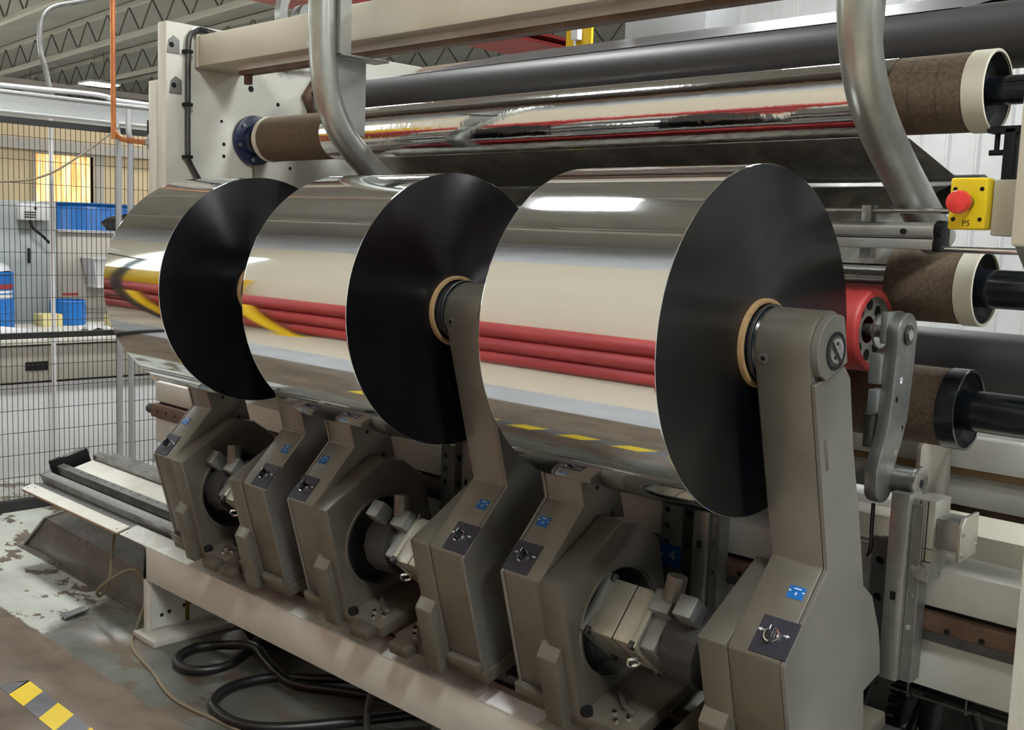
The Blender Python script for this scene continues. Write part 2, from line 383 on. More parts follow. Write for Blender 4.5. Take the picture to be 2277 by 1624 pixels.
# hall lamps; some at the camera's right are added for front and side light
def lamp(x, y, lab):
    t = thing('hall_or_fill_lamp', (x, y, 5.42), lab, 'lamp', 'hall lamps')
    MB().box((x - .40, y - .46, 5.46), (x + .40, y + .46, 5.52)).build('housing', 'lamp_case', t, raw=True)
    MB().box((x - .36, y - .42, 5.445), (x + .36, y + .42, 5.46)).build('diffuser', 'lamp_glow', t, raw=True)
    for dx in (-.3, .3): MB().cyl((x + dx, y, 5.52), (x + dx, y, 6.352), .006, n=6).build('hanger', 'joist_dark', t, raw=True)
for gx, gy in [(x, y) for x in (-33.9, -29.4, -23.0, -16.4, -9.9) for y in (-6.4, 6.2, 12.4)] + [(-3.62, .4), (-3.62, 6.2), (2.2, -2.4), (2.9, 1.6), (6.6, -3.4), (6.6, 2.2), (3.4, 6.2), (-16.4, .4), (-23.0, .4)]:
    lamp(gx, gy, 'square white high-bay lamp hung under the roof joists')

# the far side of the aisle, behind the camera: it shows in the bright rolls
pw = MB()
for a, c, d, e in ((-14., -7.6, 0, 4.1), (-6.0, -.05, 0, 4.1), (-7.6, -6.0, 0, 2.05), (-7.6, -6.0, 3.3, 4.1)): pw.box((a, -3.0, d), (c, -2.85, e))
pw = pw.build('wall_aisle', 'aisle_cream', raw=True); struct(pw, 'cream partition wall along the aisle facing the machine')
pu = MB().box((-14., -3.1, 4.1), (-.05, -3.0, CEIL)).build('wall_aisle_top', 'grey_wall', raw=True); struct(pu)
for k, z in enumerate((.225, .675, 1.125)):
    t = thing('red_tube', (-3.6, -2.6, z - .225), ('lowest', 'middle', 'topmost')[k] + ' of the stacked red tubes mirrored in the film rolls', 'tube', 'stacked red tubes')
    MB().lathe([(-8.9, .19), (-8.9, .225), (-.25, .225), (-.25, .19)], -2.6, z, n=48, close=True).build('tube_body', 'red_paint', t, raw=True)
wd = MB().box((-7.6, -2.97, 2.05), (-6.0, -2.95, 3.3)).build('window_2', 'window_day', raw=True); struct(wd, 'daylit window in the cream wall across the aisle')
tag(MB().box((-7.8, -2.84, 1.36), (-5.3, -2.78, 2.0)).build('yellow_cabinet', 'yellow_paint', raw=True, bevel=.01), 'yellow wall box below the window across the aisle', 'cabinet')
for k, bxx in enumerate((-5.87, -4.45)):
    t = thing('bollard', (bxx, -2.28, 0), ('yellow bollard across the aisle, farther from the camera', 'yellow bollard across the aisle, nearer to the camera')[k], 'bollard', 'yellow bollards')
    MB().lathe([(0, .07), (.95, .07), (.99, .055), (1.0, .001)], 0, 0, n=24).map(lambda p: (bxx + p[1], -2.28 + p[2], p[0])).build('post', 'yellow_paint', t, raw=True)
    MB().box((bxx - .11, -2.39, 0), (bxx + .11, -2.17, .012)).build('base_plate', 'yellow_paint', t, raw=True)
# hazard tape along the aisle
tp = thing('hazard_tape', (-2.3, -.49, 0), 'yellow and black striped hazard tape stuck on the brown floor', 'tape')
def tape(x0, x1, s0, s1): return MB().add([(x0, -.535, .0012), (x1, -.535, .0012), (s1, -.445, .0012), (s0, -.445, .0012), (x0, -.535, 0), (x1, -.535, 0), (s1, -.445, 0), (s0, -.445, 0)],
    [(0, 1, 2, 3), (7, 6, 5, 4), (0, 4, 5, 1), (1, 5, 6, 2), (2, 6, 7, 3), (3, 7, 4, 0)])
xx = -2.34; k = 0
while xx < 1.9:
    tape(xx, xx + .115, xx - .07, xx + .045).build('yellow_stripe' if k % 2 == 0 else 'black_stripe', 'floor_tape_y' if k % 2 == 0 else 'floor_tape_k', tp, raw=True)
    xx += .115; k += 1
tape(-2.44, -2.341, -2.40, -2.412).build('torn_end', 'floor_tape_k', tp, raw=True)

# ================================================================== FILM ROLLS
ROLLS = [(-2.070, -1.7285, .337, 'film roll farthest from the camera, beside the mesh fence'),
         (-1.2990, -.8674, .3367, 'silver film roll held between the two others'),
         (-.4328, 0.0, .34, 'largest-looking silver film roll, next to the tall pale arm with the round bearing')]
for x0, x1, r, lab in ROLLS:
    t = thing('film_roll', ((x0 + x1) / 2, 0, AX - r), lab, 'film roll', 'mirror film rolls on the winder')
    c = .0012
    MB().lathe([(x0, r - c), (x0 + c * .3, r - c * .3), (x0 + c, r), (x0 + 2.5 * c, r), (x1 - 2.5 * c, r), (x1 - c, r), (x1 - c * .3, r - c * .3), (x1, r - c)], n=256).build('film_surface', 'film', t)
    for x in (x0, x1):
        MB().lathe([(x, .086), (x, r - c)], n=192).build('wound_edge', 'roll_edge', t)
    MB().lathe([(x0 - .002, .0772), (x0 - .002, .0865), (x1 + .010, .0865), (x1 + .010, .0772)], n=96, close=True).build('core', 'core_paper', t, bevel=.0015)

# ================================================================== WINDING ARMS
COLUMN = [(-.0725, -.415)] + arc(0, 0, .0725, 180, 54, 18) + [(.0430, -.045), (.0570, -.072), (.0530, -.22), (.0600, -.375), (.0610, -.518), (.095, -.56), (.114, -.65), (.1145, -.70),
          (.1085, -.754), (.036, -.754), (.026, -.842), (-.25, -.842), (-.25, -.525)]
COVER = [(-.0735, -.043), (-.0735, -.416), (-.2515, -.527), (-.2515, -.838), (.024, -.838), (.0345, -.752), (.1075, -.752), (.1135, -.70), (.113, -.65), (.094, -.561), (.060, -.519), (.059, -.375), (.052, -.22), (.056, -.073), (.038, -.043)]
HOUSE = [(-.25, -.524), (-.03, -.462), (.032, -.492), (.092, -.562), (.094, -.842), (-.25, -.842)]
SA = Vector((0, -.0725, -.415)); SB = Vector((0, -.25, -.525)); STV = (SB - SA).normalized(); SNV = Vector((0, STV.z, -STV.y))
if SNV.z < 0: SNV = -SNV
def arm(x0, left, num, motor, lab):
    W_ = .123
    X = (lambda u: x0 + u) if left else (lambda u: x0 + W_ - u)      # u runs from the outer cover to the roll side
    t = thing('winding_arm', bedp((x0 + .06, -.1, -.915)), lab, 'winding arm', 'winding arms on the inclined bed')
    B = lambda mb, nm, mt, par=t, **k: mb.build(nm, mt, par, bed=True, **k)
    B(MB().prism(COLUMN, X(.010), X(W_)), 'column', 'cast', bevel=.004)
    cv = B(MB().prism(COVER, X(0), X(.0095)), 'side_cover', 'cover', bevel=.0012, seg=1)
    B(MB().box((X(-.0006), -.0565, -.2185), (X(.0), -.0465, -.157)), 'slot', 'cast_worn', cv)
    # head: bearing lid with its hub on the outer side
    lid = [p for p in arc(0, 0, .0665, 205, 52, 26)] + [(.0415, .05), (.0415, -.036), (-.040, -.0445)]
    ld = B(MB().prism(lid, X(-.004), X(.0105)), 'bearing_lid', 'cover', bevel=.0012, seg=1)
    s = 1 if left else -1
    vs, fs = holes2d(arc(0, 0, .0355, 0, 351, 40), [(0, 0, .0285)], .0012)
    B(MB().lathe([(X(-.0042), .0285), (X(-.0056), .0295), (X(-.0056), .0355), (X(-.0042), .0355)], n=48), 'bearing_ring', 'black', ld)
    B(MB().cyl((X(-.0042), 0, 0), (X(-.0052), 0, 0), .0288, n=40), 'hub', 'steel_dark', ld)
    hb = MB().prism([p for p in arc(0, 0, .0235, -62, 118, 16)], X(-.0052), X(-.0075)); B(hb, 'hub_half', 'steel', ld)
    hb = MB().prism([p for p in arc(0, 0, .0235, 150, 280, 14)], X(-.0052), X(-.0068)); B(hb, 'hub_half', 'steel', ld)
    for a in (80, 230): B(MB().cyl((X(-.0066), .0135 * math.cos(math.radians(a)), .0135 * math.sin(math.radians(a))), (X(-.0082), .0135 * math.cos(math.radians(a)), .0135 * math.sin(math.radians(a))), .0035, n=12), 'hub_screw', 'black', ld)
    B(MB().cyl((X(.103), -.074, -.0015), (X(.103), -.0718, -.0015), .0098, n=20), 'set_screw', 'steel_dull')
    B(MB().cyl((X(.103), -.0748, -.0015), (X(.103), -.0735, -.0015), .005, n=6), 'screw_socket', 'black')
    # chuck that carries the core
    e = 1 if left else -1
    xi = X(W_)
    ch = B(MB().lathe([(xi, .040), (xi, .066), (xi + e * .006, .070), (xi + e * .006, .0755), (xi + e * .0125, .0755), (xi + e * .0125, .071), (xi + e * .017, .071), (xi + e * .030, .0735), (xi + e * .05, .0735), (xi + e * .05, .03)], n=64), 'chuck', 'black_gloss')
    B(MB().lathe([(xi + e * .0055, .0752), (xi + e * .0065, .0768), (xi + e * .012, .0768), (xi + e * .013, .0752)], n=64), 'chuck_ring', 'steel_dark', ch) if not left else None
    # gear housing on the roll side with its round bore
    H = .066 if not left else .070
    vs, fs = holes2d(HOUSE, [(-.085, -.690, .132)], H - .012, .006)
    B(MB().add([(X(W_ + H / 2) + q[2], q[0], q[1]) for q in vs], fs), 'gear_housing', 'cast')
    B(MB().lathe([(X(W_ + H - .004), .132), (X(W_ + H + .003), .134), (X(W_ + H + .004), .1385), (X(W_ + H - .002), .142)], -.085, -.690, n=72), 'bore_rim', 'cast')
    B(MB().cyl((X(W_ - .001), -.085, -.690), (X(W_ + .012), -.085, -.690), .1335, n=48), 'bore_cover', 'steel_dark')
    B(MB().cyl((X(W_ + .012), -.02, -.615), (X(W_ + .018), -.02, -.615), .032, n=28), 'bore_plug', 'black')
    for (v, q) in ((.02, -.445), (.035, -.33), (-.02, -.36), (.0, -.49)): B(MB().cyl((X(W_ - .002), v, q - .03), (X(W_ + .0012), v, q - .03), .0055, n=12), 'screw_hole', 'black')
    # foot: base plate, clamp rib, slide block, bolts
    pl = B(MB().box((X(-.012), -.258, -.872), (X(.335), .10, -.838)), 'base_plate', 'cast_worn', bevel=.004)
    B(MB().box((X(.245), -.296, -.866), (X(.318), -.256, -.836)), 'plate_lug', 'cast_worn', pl, bevel=.003)
    u0 = .104 if left else .130
    B(MB().add([(X(u0), -.280, -.700), (X(u0 + .060), -.280, -.700), (X(u0 + .060), -.245, -.668), (X(u0), -.245, -.668),
                (X(u0 + .004), -.282, -.874), (X(u0 + .060), -.282, -.874), (X(u0 + .060), -.245, -.874), (X(u0 + .004), -.245, -.874)],
               [(0, 1, 2, 3), (7, 6, 5, 4), (0, 4, 5, 1), (1, 5, 6, 2), (2, 6, 7, 3), (3, 7, 4, 0)]), 'clamp_rib', 'cast', bevel=.003)
    B(MB().box((X(.0), -.268, -.842), (X(.11), -.25, -.815)), 'front_ledge', 'cast', bevel=.003)
    B(MB().box((X(.015), -.17, -.912), (X(.13), .08, -.872)), 'slide_block', 'steel_dark', bevel=.003)
    B(MB().box((X(.215), -.185, -.912), (X(.30), .08, -.872)), 'slide_block', 'rust', bevel=.003)
    for a in range(4):
        uu, vv = .278 + .020 * math.cos(PI / 2 * a), -.212 + .022 * math.sin(PI / 2 * a)
        B(MB().cyl((X(uu), vv, -.838), (X(uu), vv, -.830), .0075, .006, n=12), 'bolt', 'chrome', pl)
    B(MB().cyl((X(.205), -.245, -.838), (X(.205), -.245, -.824), .014, n=20), 'cap_screw', 'black', pl)
    B(MB().tube([bx for bx in [(X(.235), -.16, -.82), (X(.27), -.19, -.825), (X(.30), -.20, -.826)]], .006, n=8), 'air_fitting', 'steel', pl)
    # selector switch and number label on the sloping face
    def S(u, s_, h): p = SA + STV * s_ + SNV * h; return (X(u), p.y, p.z)
    def sbox(u0, u1, s0, s1, h0, h1):
        return MB().add([S(u0, s0, h0), S(u1, s0, h0), S(u1, s1, h0), S(u0, s1, h0), S(u0, s0, h1), S(u1, s0, h1), S(u1, s1, h1), S(u0, s1, h1)],
                        [(0, 3, 2, 1), (4, 5, 6, 7), (0, 1, 5, 4), (1, 2, 6, 5), (2, 3, 7, 6), (3, 0, 4, 7)])
    sp = B(sbox(.002, .079, .124, .202, -.001, .0026), 'selector_plate', 'plate_black', bevel=.0006, seg=1)
    uc, sc_ = .045, .1625
    B(MB().cyl(S(uc, sc_, .002), S(uc, sc_, .0095), .0165, .0155, n=36), 'knob_ring', 'chrome', sp)
    B(MB().cyl(S(uc, sc_, .006), S(uc, sc_, .0115), .0128, n=30), 'knob_base', 'black_gloss', sp)
    k_ = B(MB().obox(S(uc, sc_, .0165), Vector(S(uc, sc_, 0)) * 0 + Vector((.0042, 0, 0)), STV * .0132, SNV * .0065), 'knob', 'black_gloss', sp, bevel=.0015)
    B(sbox(uc - .0012, uc + .0012, sc_ - .0132, sc_ - .004, .0228, .0236), 'pointer', 'white_print', sp)
    xs = 1 if X(1) > X(0) else -1
    for d in (-1, 1):
        q = uc + d * xs * .026
        am = MB().add([S(q - d * xs * .006, sc_ - .0085, .0031), S(q + d * xs * .001, sc_ - .0085, .0031), S(q + d * xs * .001, sc_ - .0065, .0031), S(q - d * xs * .006, sc_ - .0065, .0031),
                       S(q, sc_ - .0112, .0031), S(q + d * xs * .008, sc_ - .0075, .0031), S(q, sc_ - .0038, .0031)], [(0, 1, 2, 3), (4, 5, 6)])
        B(am, 'arrow_mark', 'white_print', sp)
    lb = B(sbox(.022, .056, .051, .078, .0, .0011), 'number_label', 'label_blue', bevel=.0003, seg=1)
    vs, fs = text2d(num, .0115, .0002)
    lx = X(.039)
    B(MB().add([tuple(Vector((lx, 0, 0)) + Vector((q[0], 0, 0)) + Vector((0, *(SA + STV * (.0675 - q[1]) + SNV * (.0013 + q[2]))[1:]))) for q in vs], fs), 'digit', 'white_print', lb)
    B(sbox(.031, .046, .0555, .0575, .0011, .0014), 'label_bar', 'white_print', lb)
    for uu in (.025, .053): B(sbox(uu - .002, uu + .002, .061, .0635, .0011, .0014), 'label_dot', 'white_print', lb)
    # drive motor
    if motor:
        mc = Vector((0, -.118, -.655)); a = math.radians(34); e1 = Vector((0, math.cos(a), math.sin(a))); e2 = Vector((0, -math.sin(a), math.cos(a)))
        def mbx(u0, u1, h1, h2, c1=0., c2=0.):
            return MB().obox(Vector(((X(u0) + X(u1)) / 2, 0, 0)) + mc + e1 * c1 + e2 * c2, Vector((abs(u1 - u0) / 2, 0, 0)), e1 * h1, e2 * h2)
        mo = B(mbx(.200, .328, .0665, .0665), 'motor', 'motor_alu', bevel=.004)
        B(mbx(.188, .206, .0735, .0735), 'motor_flange', 'motor_grey', mo, bevel=.003)
        B(mbx(.278, .2805, .0669, .0669), 'motor_joint', 'black', mo)
        B(mbx(.328, .345, .0700, .0700), 'motor_end', 'motor_alu', mo, bevel=.003)
        B(mbx(.345, .385, .0620, .0620), 'motor_rear', 'motor_grey', mo, bevel=.006)
        cc = Vector((0, 0, 0)) + mc
        B(MB().cyl((X(.385), cc.y, cc.z), (X(.395), cc.y, cc.z), .060, n=48), 'motor_ring', 'steel', mo)
        B(MB().cyl((X(.395), cc.y, cc.z), (X(.480), cc.y - .004, cc.z - .006), .082, n=12), 'encoder_case', 'black_rubber', mo, bevel=.004)
        for i in (-1, 1):
            for j in (-1, 1):
                p = mc + e1 * (.058 * i) + e2 * (.058 * j)
                for uu in (.212, .334):
                    q = mc + e1 * (.0665 * i) + e2 * (.0665 * j)
                    B(MB().obox((X(uu), q.y, q.z), (.006, 0, 0), e1 * .0085, e2 * .0085), 'corner_bolt', 'steel_dark', mo, bevel=.002)
        q = mc + e1 * (-.052) + e2 * (.0665 + .016); ec = Vector((X(.318), q.y, q.z)); q2 = mc - e1 * .0665
        ec = Vector((X(.318), 0, 0)) + mc - e1 * (.0665 + .018) + e2 * .012
        ring = [ec + Vector((math.cos(2 * PI * i / 28), 0, 0)) * .0135 + e2 * math.sin(2 * PI * i / 28) * .0135 for i in range(28)]
        ring = [ec + (e1 * math.cos(2 * PI * i / 28) * .6 + Vector((.8, 0, 0)) * math.cos(2 * PI * i / 28)) * .0135 + e2 * math.sin(2 * PI * i / 28) * .0135 for i in range(28)]
        B(MB().tube(ring, .0038, n=8, closed=True), 'eye_bolt', 'chrome', mo)
        top = mc + e2 * .0665
        B(mbx(.345, .398, .026, .018, .040, .076), 'connector_foot', 'motor_grey', mo, bevel=.003)
        B(MB().cyl((X(.385), top.y + .035, top.z + .040), (X(.392), top.y + .055, top.z + .092), .023, n=10), 'cable_connector', 'cast', mo, bevel=.002)
        B(mbx(.425, .470, .024, .026, .035, .098), 'terminal_box', 'motor_grey', mo, bevel=.003)
        B(MB().tube(smooth_path([(X(.405), top.y + .05, top.z + .03), (X(.43), top.y + .09, top.z - .01), (X(.43), top.y + .13, top.z - .12), (X(.40), top.y + .16, top.z - .20)]), .008, n=8), 'motor_cable', 'hose', mo)
    return t
arm(-2.213, True, '2', False, 'winding arm nearest the mesh fence, under the farthest film roll')
arm(-1.672, False, '2', True, 'winding arm with dark side, second from the mesh fence')
arm(-1.435, True, '3', False, 'winding arm with the open round bore, third from the mesh fence')
arm(-.827, False, '3', True, 'bent arm passing before the middle roll, carrying its near end')
arm(-.581, True, '4', True, 'winding arm with the big silver motor below the nearest roll')
arm(.027, False, '4', False, 'tall pale winding arm with the round bearing at its top')
# loose drive motors' neighbours end here

# ================================================================== INCLINED BED
bed = thing('winder_bed', (-1.5, .05, 0), 'long white inclined bed with rails carrying the winding arms', 'machine bed')
def BB(mb, nm, mt, par=bed, **k): return mb.build(nm, mt, par, bed=True, **k)
def WW(mb, nm, mt, par=bed, **k): return mb.build(nm, mt, par, **k)
s1 = BB(MB().box((-3.63, -.243, -.951), (-2.728, -.188, -.945)), 'front_strip', 'bed_strip', bevel=.001, seg=1)
BB(MB().box((-3.625, -.2435, -.958), (-2.73, -.236, -.951)), 'strip_edge', 'brown_edge_and_orange_light', s1)
s2 = BB(MB().box((-2.706, -.243, -.951), (.48, -.165, -.945)), 'front_strip', 'bed_paint', bevel=.001, seg=1)
for x, v in ((-3.60, -.225), (-3.57, -.205), (-2.76, -.225), (-2.68, -.225)): BB(MB().cyl((x, v, -.945), (x, v, -.9445), .004, n=10), 'strip_screw', 'steel_dark', s1)
BB(MB().box((-3.62, -.188, -.975), (.48, .20, -.955)), 'deck_plate', 'steel_dull')
WW(MB().box((-2.521, .0165, -1.105), (.48, .026, -.975)), 'front_beam', 'beam_white', bevel=.002)
WW(MB().box((-2.521, .026, -1.105), (.48, .14, -1.095)), 'beam_lower_flange', 'beam_white')
leg = WW(MB().box((-2.521, .0165, -1.325), (-2.497, .36, -.98)), 'leg', 'beam_white', bevel=.002)
WW(MB().box((-2.497, .03, -1.29), (-2.485, .355, -1.00)), 'leg_panel', 'bed_paint', leg)
WW(MB().box((-2.56, -.005, -1.33), (-2.40, .40, -1.308)), 'foot_plate', 'beam_white', leg, bevel=.002)
for y, z in ((.07, -1.245), (.10, -1.238), (.16, -1.228), (.19, -1.222)): WW(MB().cyl((-2.4855, y, z), (-2.4845, y, z), .0075, n=14), 'leg_hole', 'black', leg)
WW(MB().box((-2.4852, .165, -1.29), (-2.4846, .182, -1.06)), 'oil_streak', 'brass', leg)
WW(MB().box((.30, .03, -1.33), (.33, .36, -.98)), 'leg', 'beam_white')
rr = BB(MB().box((-3.63, -.150, -.952), (.48, -.112, -.917)), 'ruler_rail', 'steel_dull', bevel=.001, seg=1)
rl = BB(MB().box((-3.60, -.148, -.917), (-2.27, -.114, -.9164)), 'ruler_tape', 'alu', rr)
tk = MB(); x = -3.58
i = 0
while x < -2.29:
    h = .020 if i % 5 == 0 else .012; tk.box((x, -.147, -.9164), (x + .0018, -.147 + h, -.9161)); x += .0125; i += 1
BB(tk, 'ruler_ticks', 'black', rr, kind='stuff')
ra = BB(MB().box((-3.635, -.070, -.952), (.48, -.036, -.913)), 'guide_rail', 'steel_dull', bevel=.001, seg=1)
for i in range(18): BB(MB().cyl((-3.58 + i * .075, -.047, -.9132), (-3.58 + i * .075, -.047, -.9126), .0055, n=12), 'rail_bolt', 'rust', ra)
rb = BB(MB().box((-3.60, .084, -.952), (.48, .122, -.914)), 'guide_rail', 'steel_dull', bevel=.001, seg=1)
for i in range(10): BB(MB().cyl((-3.50 + i * .075, .10, -.9142), (-3.50 + i * .075, .10, -.9135), .005, n=12), 'rail_bolt', 'steel_dark', rb)
BB(MB().box((-3.60, -.034, -.952), (-2.60, .082, -.938)), 'cover_plate', 'bed_strip')
BB(MB().box((-2.58, -.034, -.952), (.48, .082, -.938)), 'cover_plate', 'bed_strip')
BB(MB().box((-3.662, -.090, -.975), (-3.640, .086, -.890)), 'end_plate', 'black', bevel=.002)
BB(MB().box((-3.664, -.088, -.890), (-3.640, -.035, -.885)), 'end_lip', 'black')
BB(MB().box((-3.664, -.020, -.890), (-3.640, .070, -.885)), 'end_lip', 'steel')

# ================================================================== SIDE FRAME AND OVERHEAD BEAM
sf = thing('side_frame', (-2.67, .9, 0), 'white steel side frame plate carrying the guide rollers', 'machine frame')
def F(mb, nm, mt, par=None, **k): return mb.build(nm, mt, par or sf, **k)
F(MB().prism([(.162, .921), (.162, -.40), (.56, -.40), (.56, -1.33), (1.75, -1.33), (1.75, .921)], -2.682, -2.62), 'plate', 'frame_paint', bevel=.004)
F(MB().box((-2.745, .158, -.40), (-2.684, .60, .715)), 'front_column', 'frame_paint', bevel=.004)
for y, z, r in ((.517, .7208, .012), (.64, .675, .008), (.39, .585, .006), (.40, .50, .007), (.40, .455, .007), (.70, .43, .007), (.73, .60, .007)):
    F(MB().cyl((-2.6205, y, z), (-2.6192, y, z), r, n=16), 'bolt_hole', 'black')
for y, z in ((.187, .838), (.196, .695)):
    br = F(MB().prism([(y - .022, z - .03), (y + .028, z - .03), (y + .028, z + .02), (y + .004, z + .034), (y - .016, z + .016)], -2.6205, -2.617), 'bracket', 'steel_dull', bevel=.001, seg=1)
    F(MB().cyl((-2.617, y - .004, z), (-2.6165, y - .004, z), .010, n=16), 'bracket_hole', 'black', br)
cp = F(MB().tube(smooth_path([(-2.605, .40, .893), (-2.605, .32, .905), (-2.605, .275, .902), (-2.605, .247, .870), (-2.605, .242, .80), (-2.605, .241, .65), (-2.605, .241, .46), (-2.605, .248, .42), (-2.605, .30, .34)], 6), .0105, n=10), 'cable', 'steel_dark')
for y, z in ((.30, .907), (.241, .82), (.241, .63), (.241, .44)): F(MB().box((-2.62, y - .016, z - .006), (-2.592, y + .014, z + .006)), 'cable_tie', 'black', cp)
ob = thing('overhead_beam', (-1.0, .38, AX + .72), 'long cream overhead beam with a brown rail under it', 'beam')
MB().box((-2.618, .28, .772), (.75, .47, .884)).build('beam_body', 'beam_cream', ob, bevel=.004)
MB().box((-2.618, .275, .768), (-2.60, .475, .888)).build('end_cap', 'beam_cream', ob, bevel=.003)
MB().box((-2.44, .345, .752), (.75, .40, .772)).build('lower_flange', 'beam_white', ob)
MB().box((-2.44, .352, .738), (.75, .392, .752)).build('brown_rail', 'rust', ob)
MB().box((-2.425, .365, .705), (-2.40, .385, .738)).build('stop_pin', 'rust', ob)
MB().cyl((-1.895, .28, .789), (-1.895, .276, .789), .014, n=20).build('beam_plug', 'steel_dull', ob)
rv = thing('cable_reel', (-2.9, 1.0, AX + .93), 'round clear-rimmed reel on top of the side frame', 'reel')
MB().lathe([(-2.66, .10), (-2.66, .135), (-2.62, .135), (-2.62, .10)], .78, 1.035, n=40, close=True).build('rim', 'galv', rv)
MB().cyl((-2.67, .78, 1.035), (-2.61, .78, 1.035), .05, n=24).build('hub', 'steel_dull', rv)
MB().box((-2.66, .74, .921), (-2.62, .82, .99)).build('stand', 'steel_dull', rv)

# ================================================================== GUIDE ROLLERS
def roller(name, lab, y, z, r, x0, x1, mt, ring=None, ringmt='ring_white', shaft=.030, sx=(-2.62, .72), ring0=True, grp='guide rollers'):
    t = thing(name, (-1.2, y, AX + z - r), lab, 'roller', grp)
    MB().lathe([(x0, .03), (x0, r - .003), (x0 + .003, r), (x1 - .003, r), (x1, r - .003), (x1, r - .012), (x1 - .03, r - .014), (x1 - .03, .03)], y, z, n=96).build('roller_body', mt, t)
    MB().cyl((sx[0], y, z), (sx[1], y, z), shaft, n=32).build('shaft', 'black_gloss', t)
    if ring:
        MB().lathe([(x1 - .001, r - .012), (x1 - .001, r + .0025), (x1 + ring, r + .0025), (x1 + ring, r - .004), (x1 + ring - .006, r - .005)], y, z, n=96).build('end_ring', ringmt, t, bevel=.001, seg=1)
        MB().lathe([(x1 + ring - .030, .02), (x1 + ring - .026, r - .018), (x1 + ring - .004, r - .0045), (x1 + ring - .0005, r - .0042)], y, z, n=64).build('end_face', 'black', t)
        if ring0: MB().lathe([(x0 + .001, r - .02), (x0 + .001, r + .002), (x0 - .022, r + .002), (x0 - .022, .02)], y, z, n=96).build('end_ring', ringmt, t)
    return t
g1 = roller('guide_roller', 'upper cork-covered guide roller with white end rings and blue flange', .530, .525, .0835, -2.478, .160, 'cork', ring=.045)
MB().cyl((-2.62, .530, .525), (-2.600, .530, .525), .095, n=48).build('bearing_flange', 'blue_paint', g1, bevel=.003)
MB().lathe([(-2.600, .06), (-2.585, .056), (-2.575, .05), (-2.575, .03)], .530, .525, n=40).build('bearing_nose', 'blue_paint', g1)
MB().lathe([(-2.590, .045), (-2.555, .045), (-2.555, .028), (-2.50, .028)], .530, .525, n=40).build('bearing_collar', 'brass', g1)
for k in range(6): a = PI / 3 * k + .3; MB().cyl((-2.600, .530 + .078 * math.cos(a), .525 + .078 * math.sin(a)), (-2.592, .530 + .078 * math.cos(a), .525 + .078 * math.sin(a)), .008, n=10).build('flange_bolt', 'steel_dull', g1)
for x in (.045, .105): MB().lathe([(x, .0838), (x + .0012, .0838)], .530, .525, n=72).build('wrap_seam', 'black_rubber', g1)
MB().box((-2.6195, .527, .375), (-2.6185, .534, .432)).build('oil_streak', 'brass', g1)
roller('guide_roller', 'lower cork-covered guide roller behind the red roller', .585, .111, .0815, -2.48, .155, 'cork', ring=.040, shaft=.042)
roller('guide_roller', 'brown guide roller with a black end ring, lowest of the covered rollers', .600, -.161, .0885, -2.48, .135, 'cork', ring=.040, ringmt='black_gloss', shaft=.046)
roller('guide_roller', 'dark guide roller tucked behind the lower rollers with pale end ring', .98, -.10, .09, -2.48, .19, 'roller_black', ring=.040, shaft=.04)
g5 = roller('guide_roller', 'long matte black roller above the silver film', .840, .697, .0775, -2.53, .70, 'roller_black', shaft=.03)
MB().prism([(.745, .72), (.80, .80), (.87, .80), (.93, .69), (.88, .60), (.81, .60)], -2.62, -2.585).build('bearing_block', 'rust', g5, bevel=.006)
MB().lathe([(-2.585, .062), (-2.555, .058), (-2.545, .045), (-2.545, .02)], .840, .697, n=40).build('bearing_nose', 'steel_dull', g5)
for y, z in ((.785, .735), (.855, .775), (.90, .66)): MB().cyl((-2.585, y, z), (-2.577, y, z), .011, n=12).build('block_bolt', 'black', g5)
roller('guide_roller', 'pale brown roller farthest back under the roof', 1.40, .838, .0835, -2.60, .70, 'cork', shaft=.03)
dl = thing('clamp_handle', (-2.60, .72, AX + .80), 'small black clamp lever on the side frame below the beam', 'handle')
MB().tube([(-2.62, .66, .825), (-2.57, .66, .825)], .014, n=14).build('pivot', 'black', dl)
MB().tube([(-2.58, .66, .825), (-2.57, .74, .842), (-2.57, .80, .842)], .010, n=10).build('lever', 'steel_dark', dl)

# red lay-on roller with its swing lever
rd = thing('lay_on_roller', (-1., .432, AX - .09), 'red rubber lay-on roller pressed against the back of the film rolls', 'roller')
MB().lathe([(-2.07, .06), (-2.07, .092), (.012, .092), (.020, .088), (.020, .074)], .432, .011, n=96).build('sleeve', 'red_rubber', rd, bevel=.001, seg=1)
MB().lathe([(.019, .0745), (.004, .0735), (.004, .03)], .432, .011, n=64).build('end_face', 'motor_alu', rd)
for k in range(8): a = PI / 4 * k; MB().cyl((.004, .432 + .056 * math.cos(a), .011 + .056 * math.sin(a)), (.0055, .432 + .056 * math.cos(a), .011 + .056 * math.sin(a)), .013, n=14).build('end_hole', 'black', rd)
MB().lathe([(.03, .015), (.03, .038), (.036, .038), (.036, .015)], .432, .011, n=40).build('washer', 'steel', rd)
MB().cyl((.0, .432, .011), (.09, .40, .011), .014, n=20).build('axle', 'steel', rd)
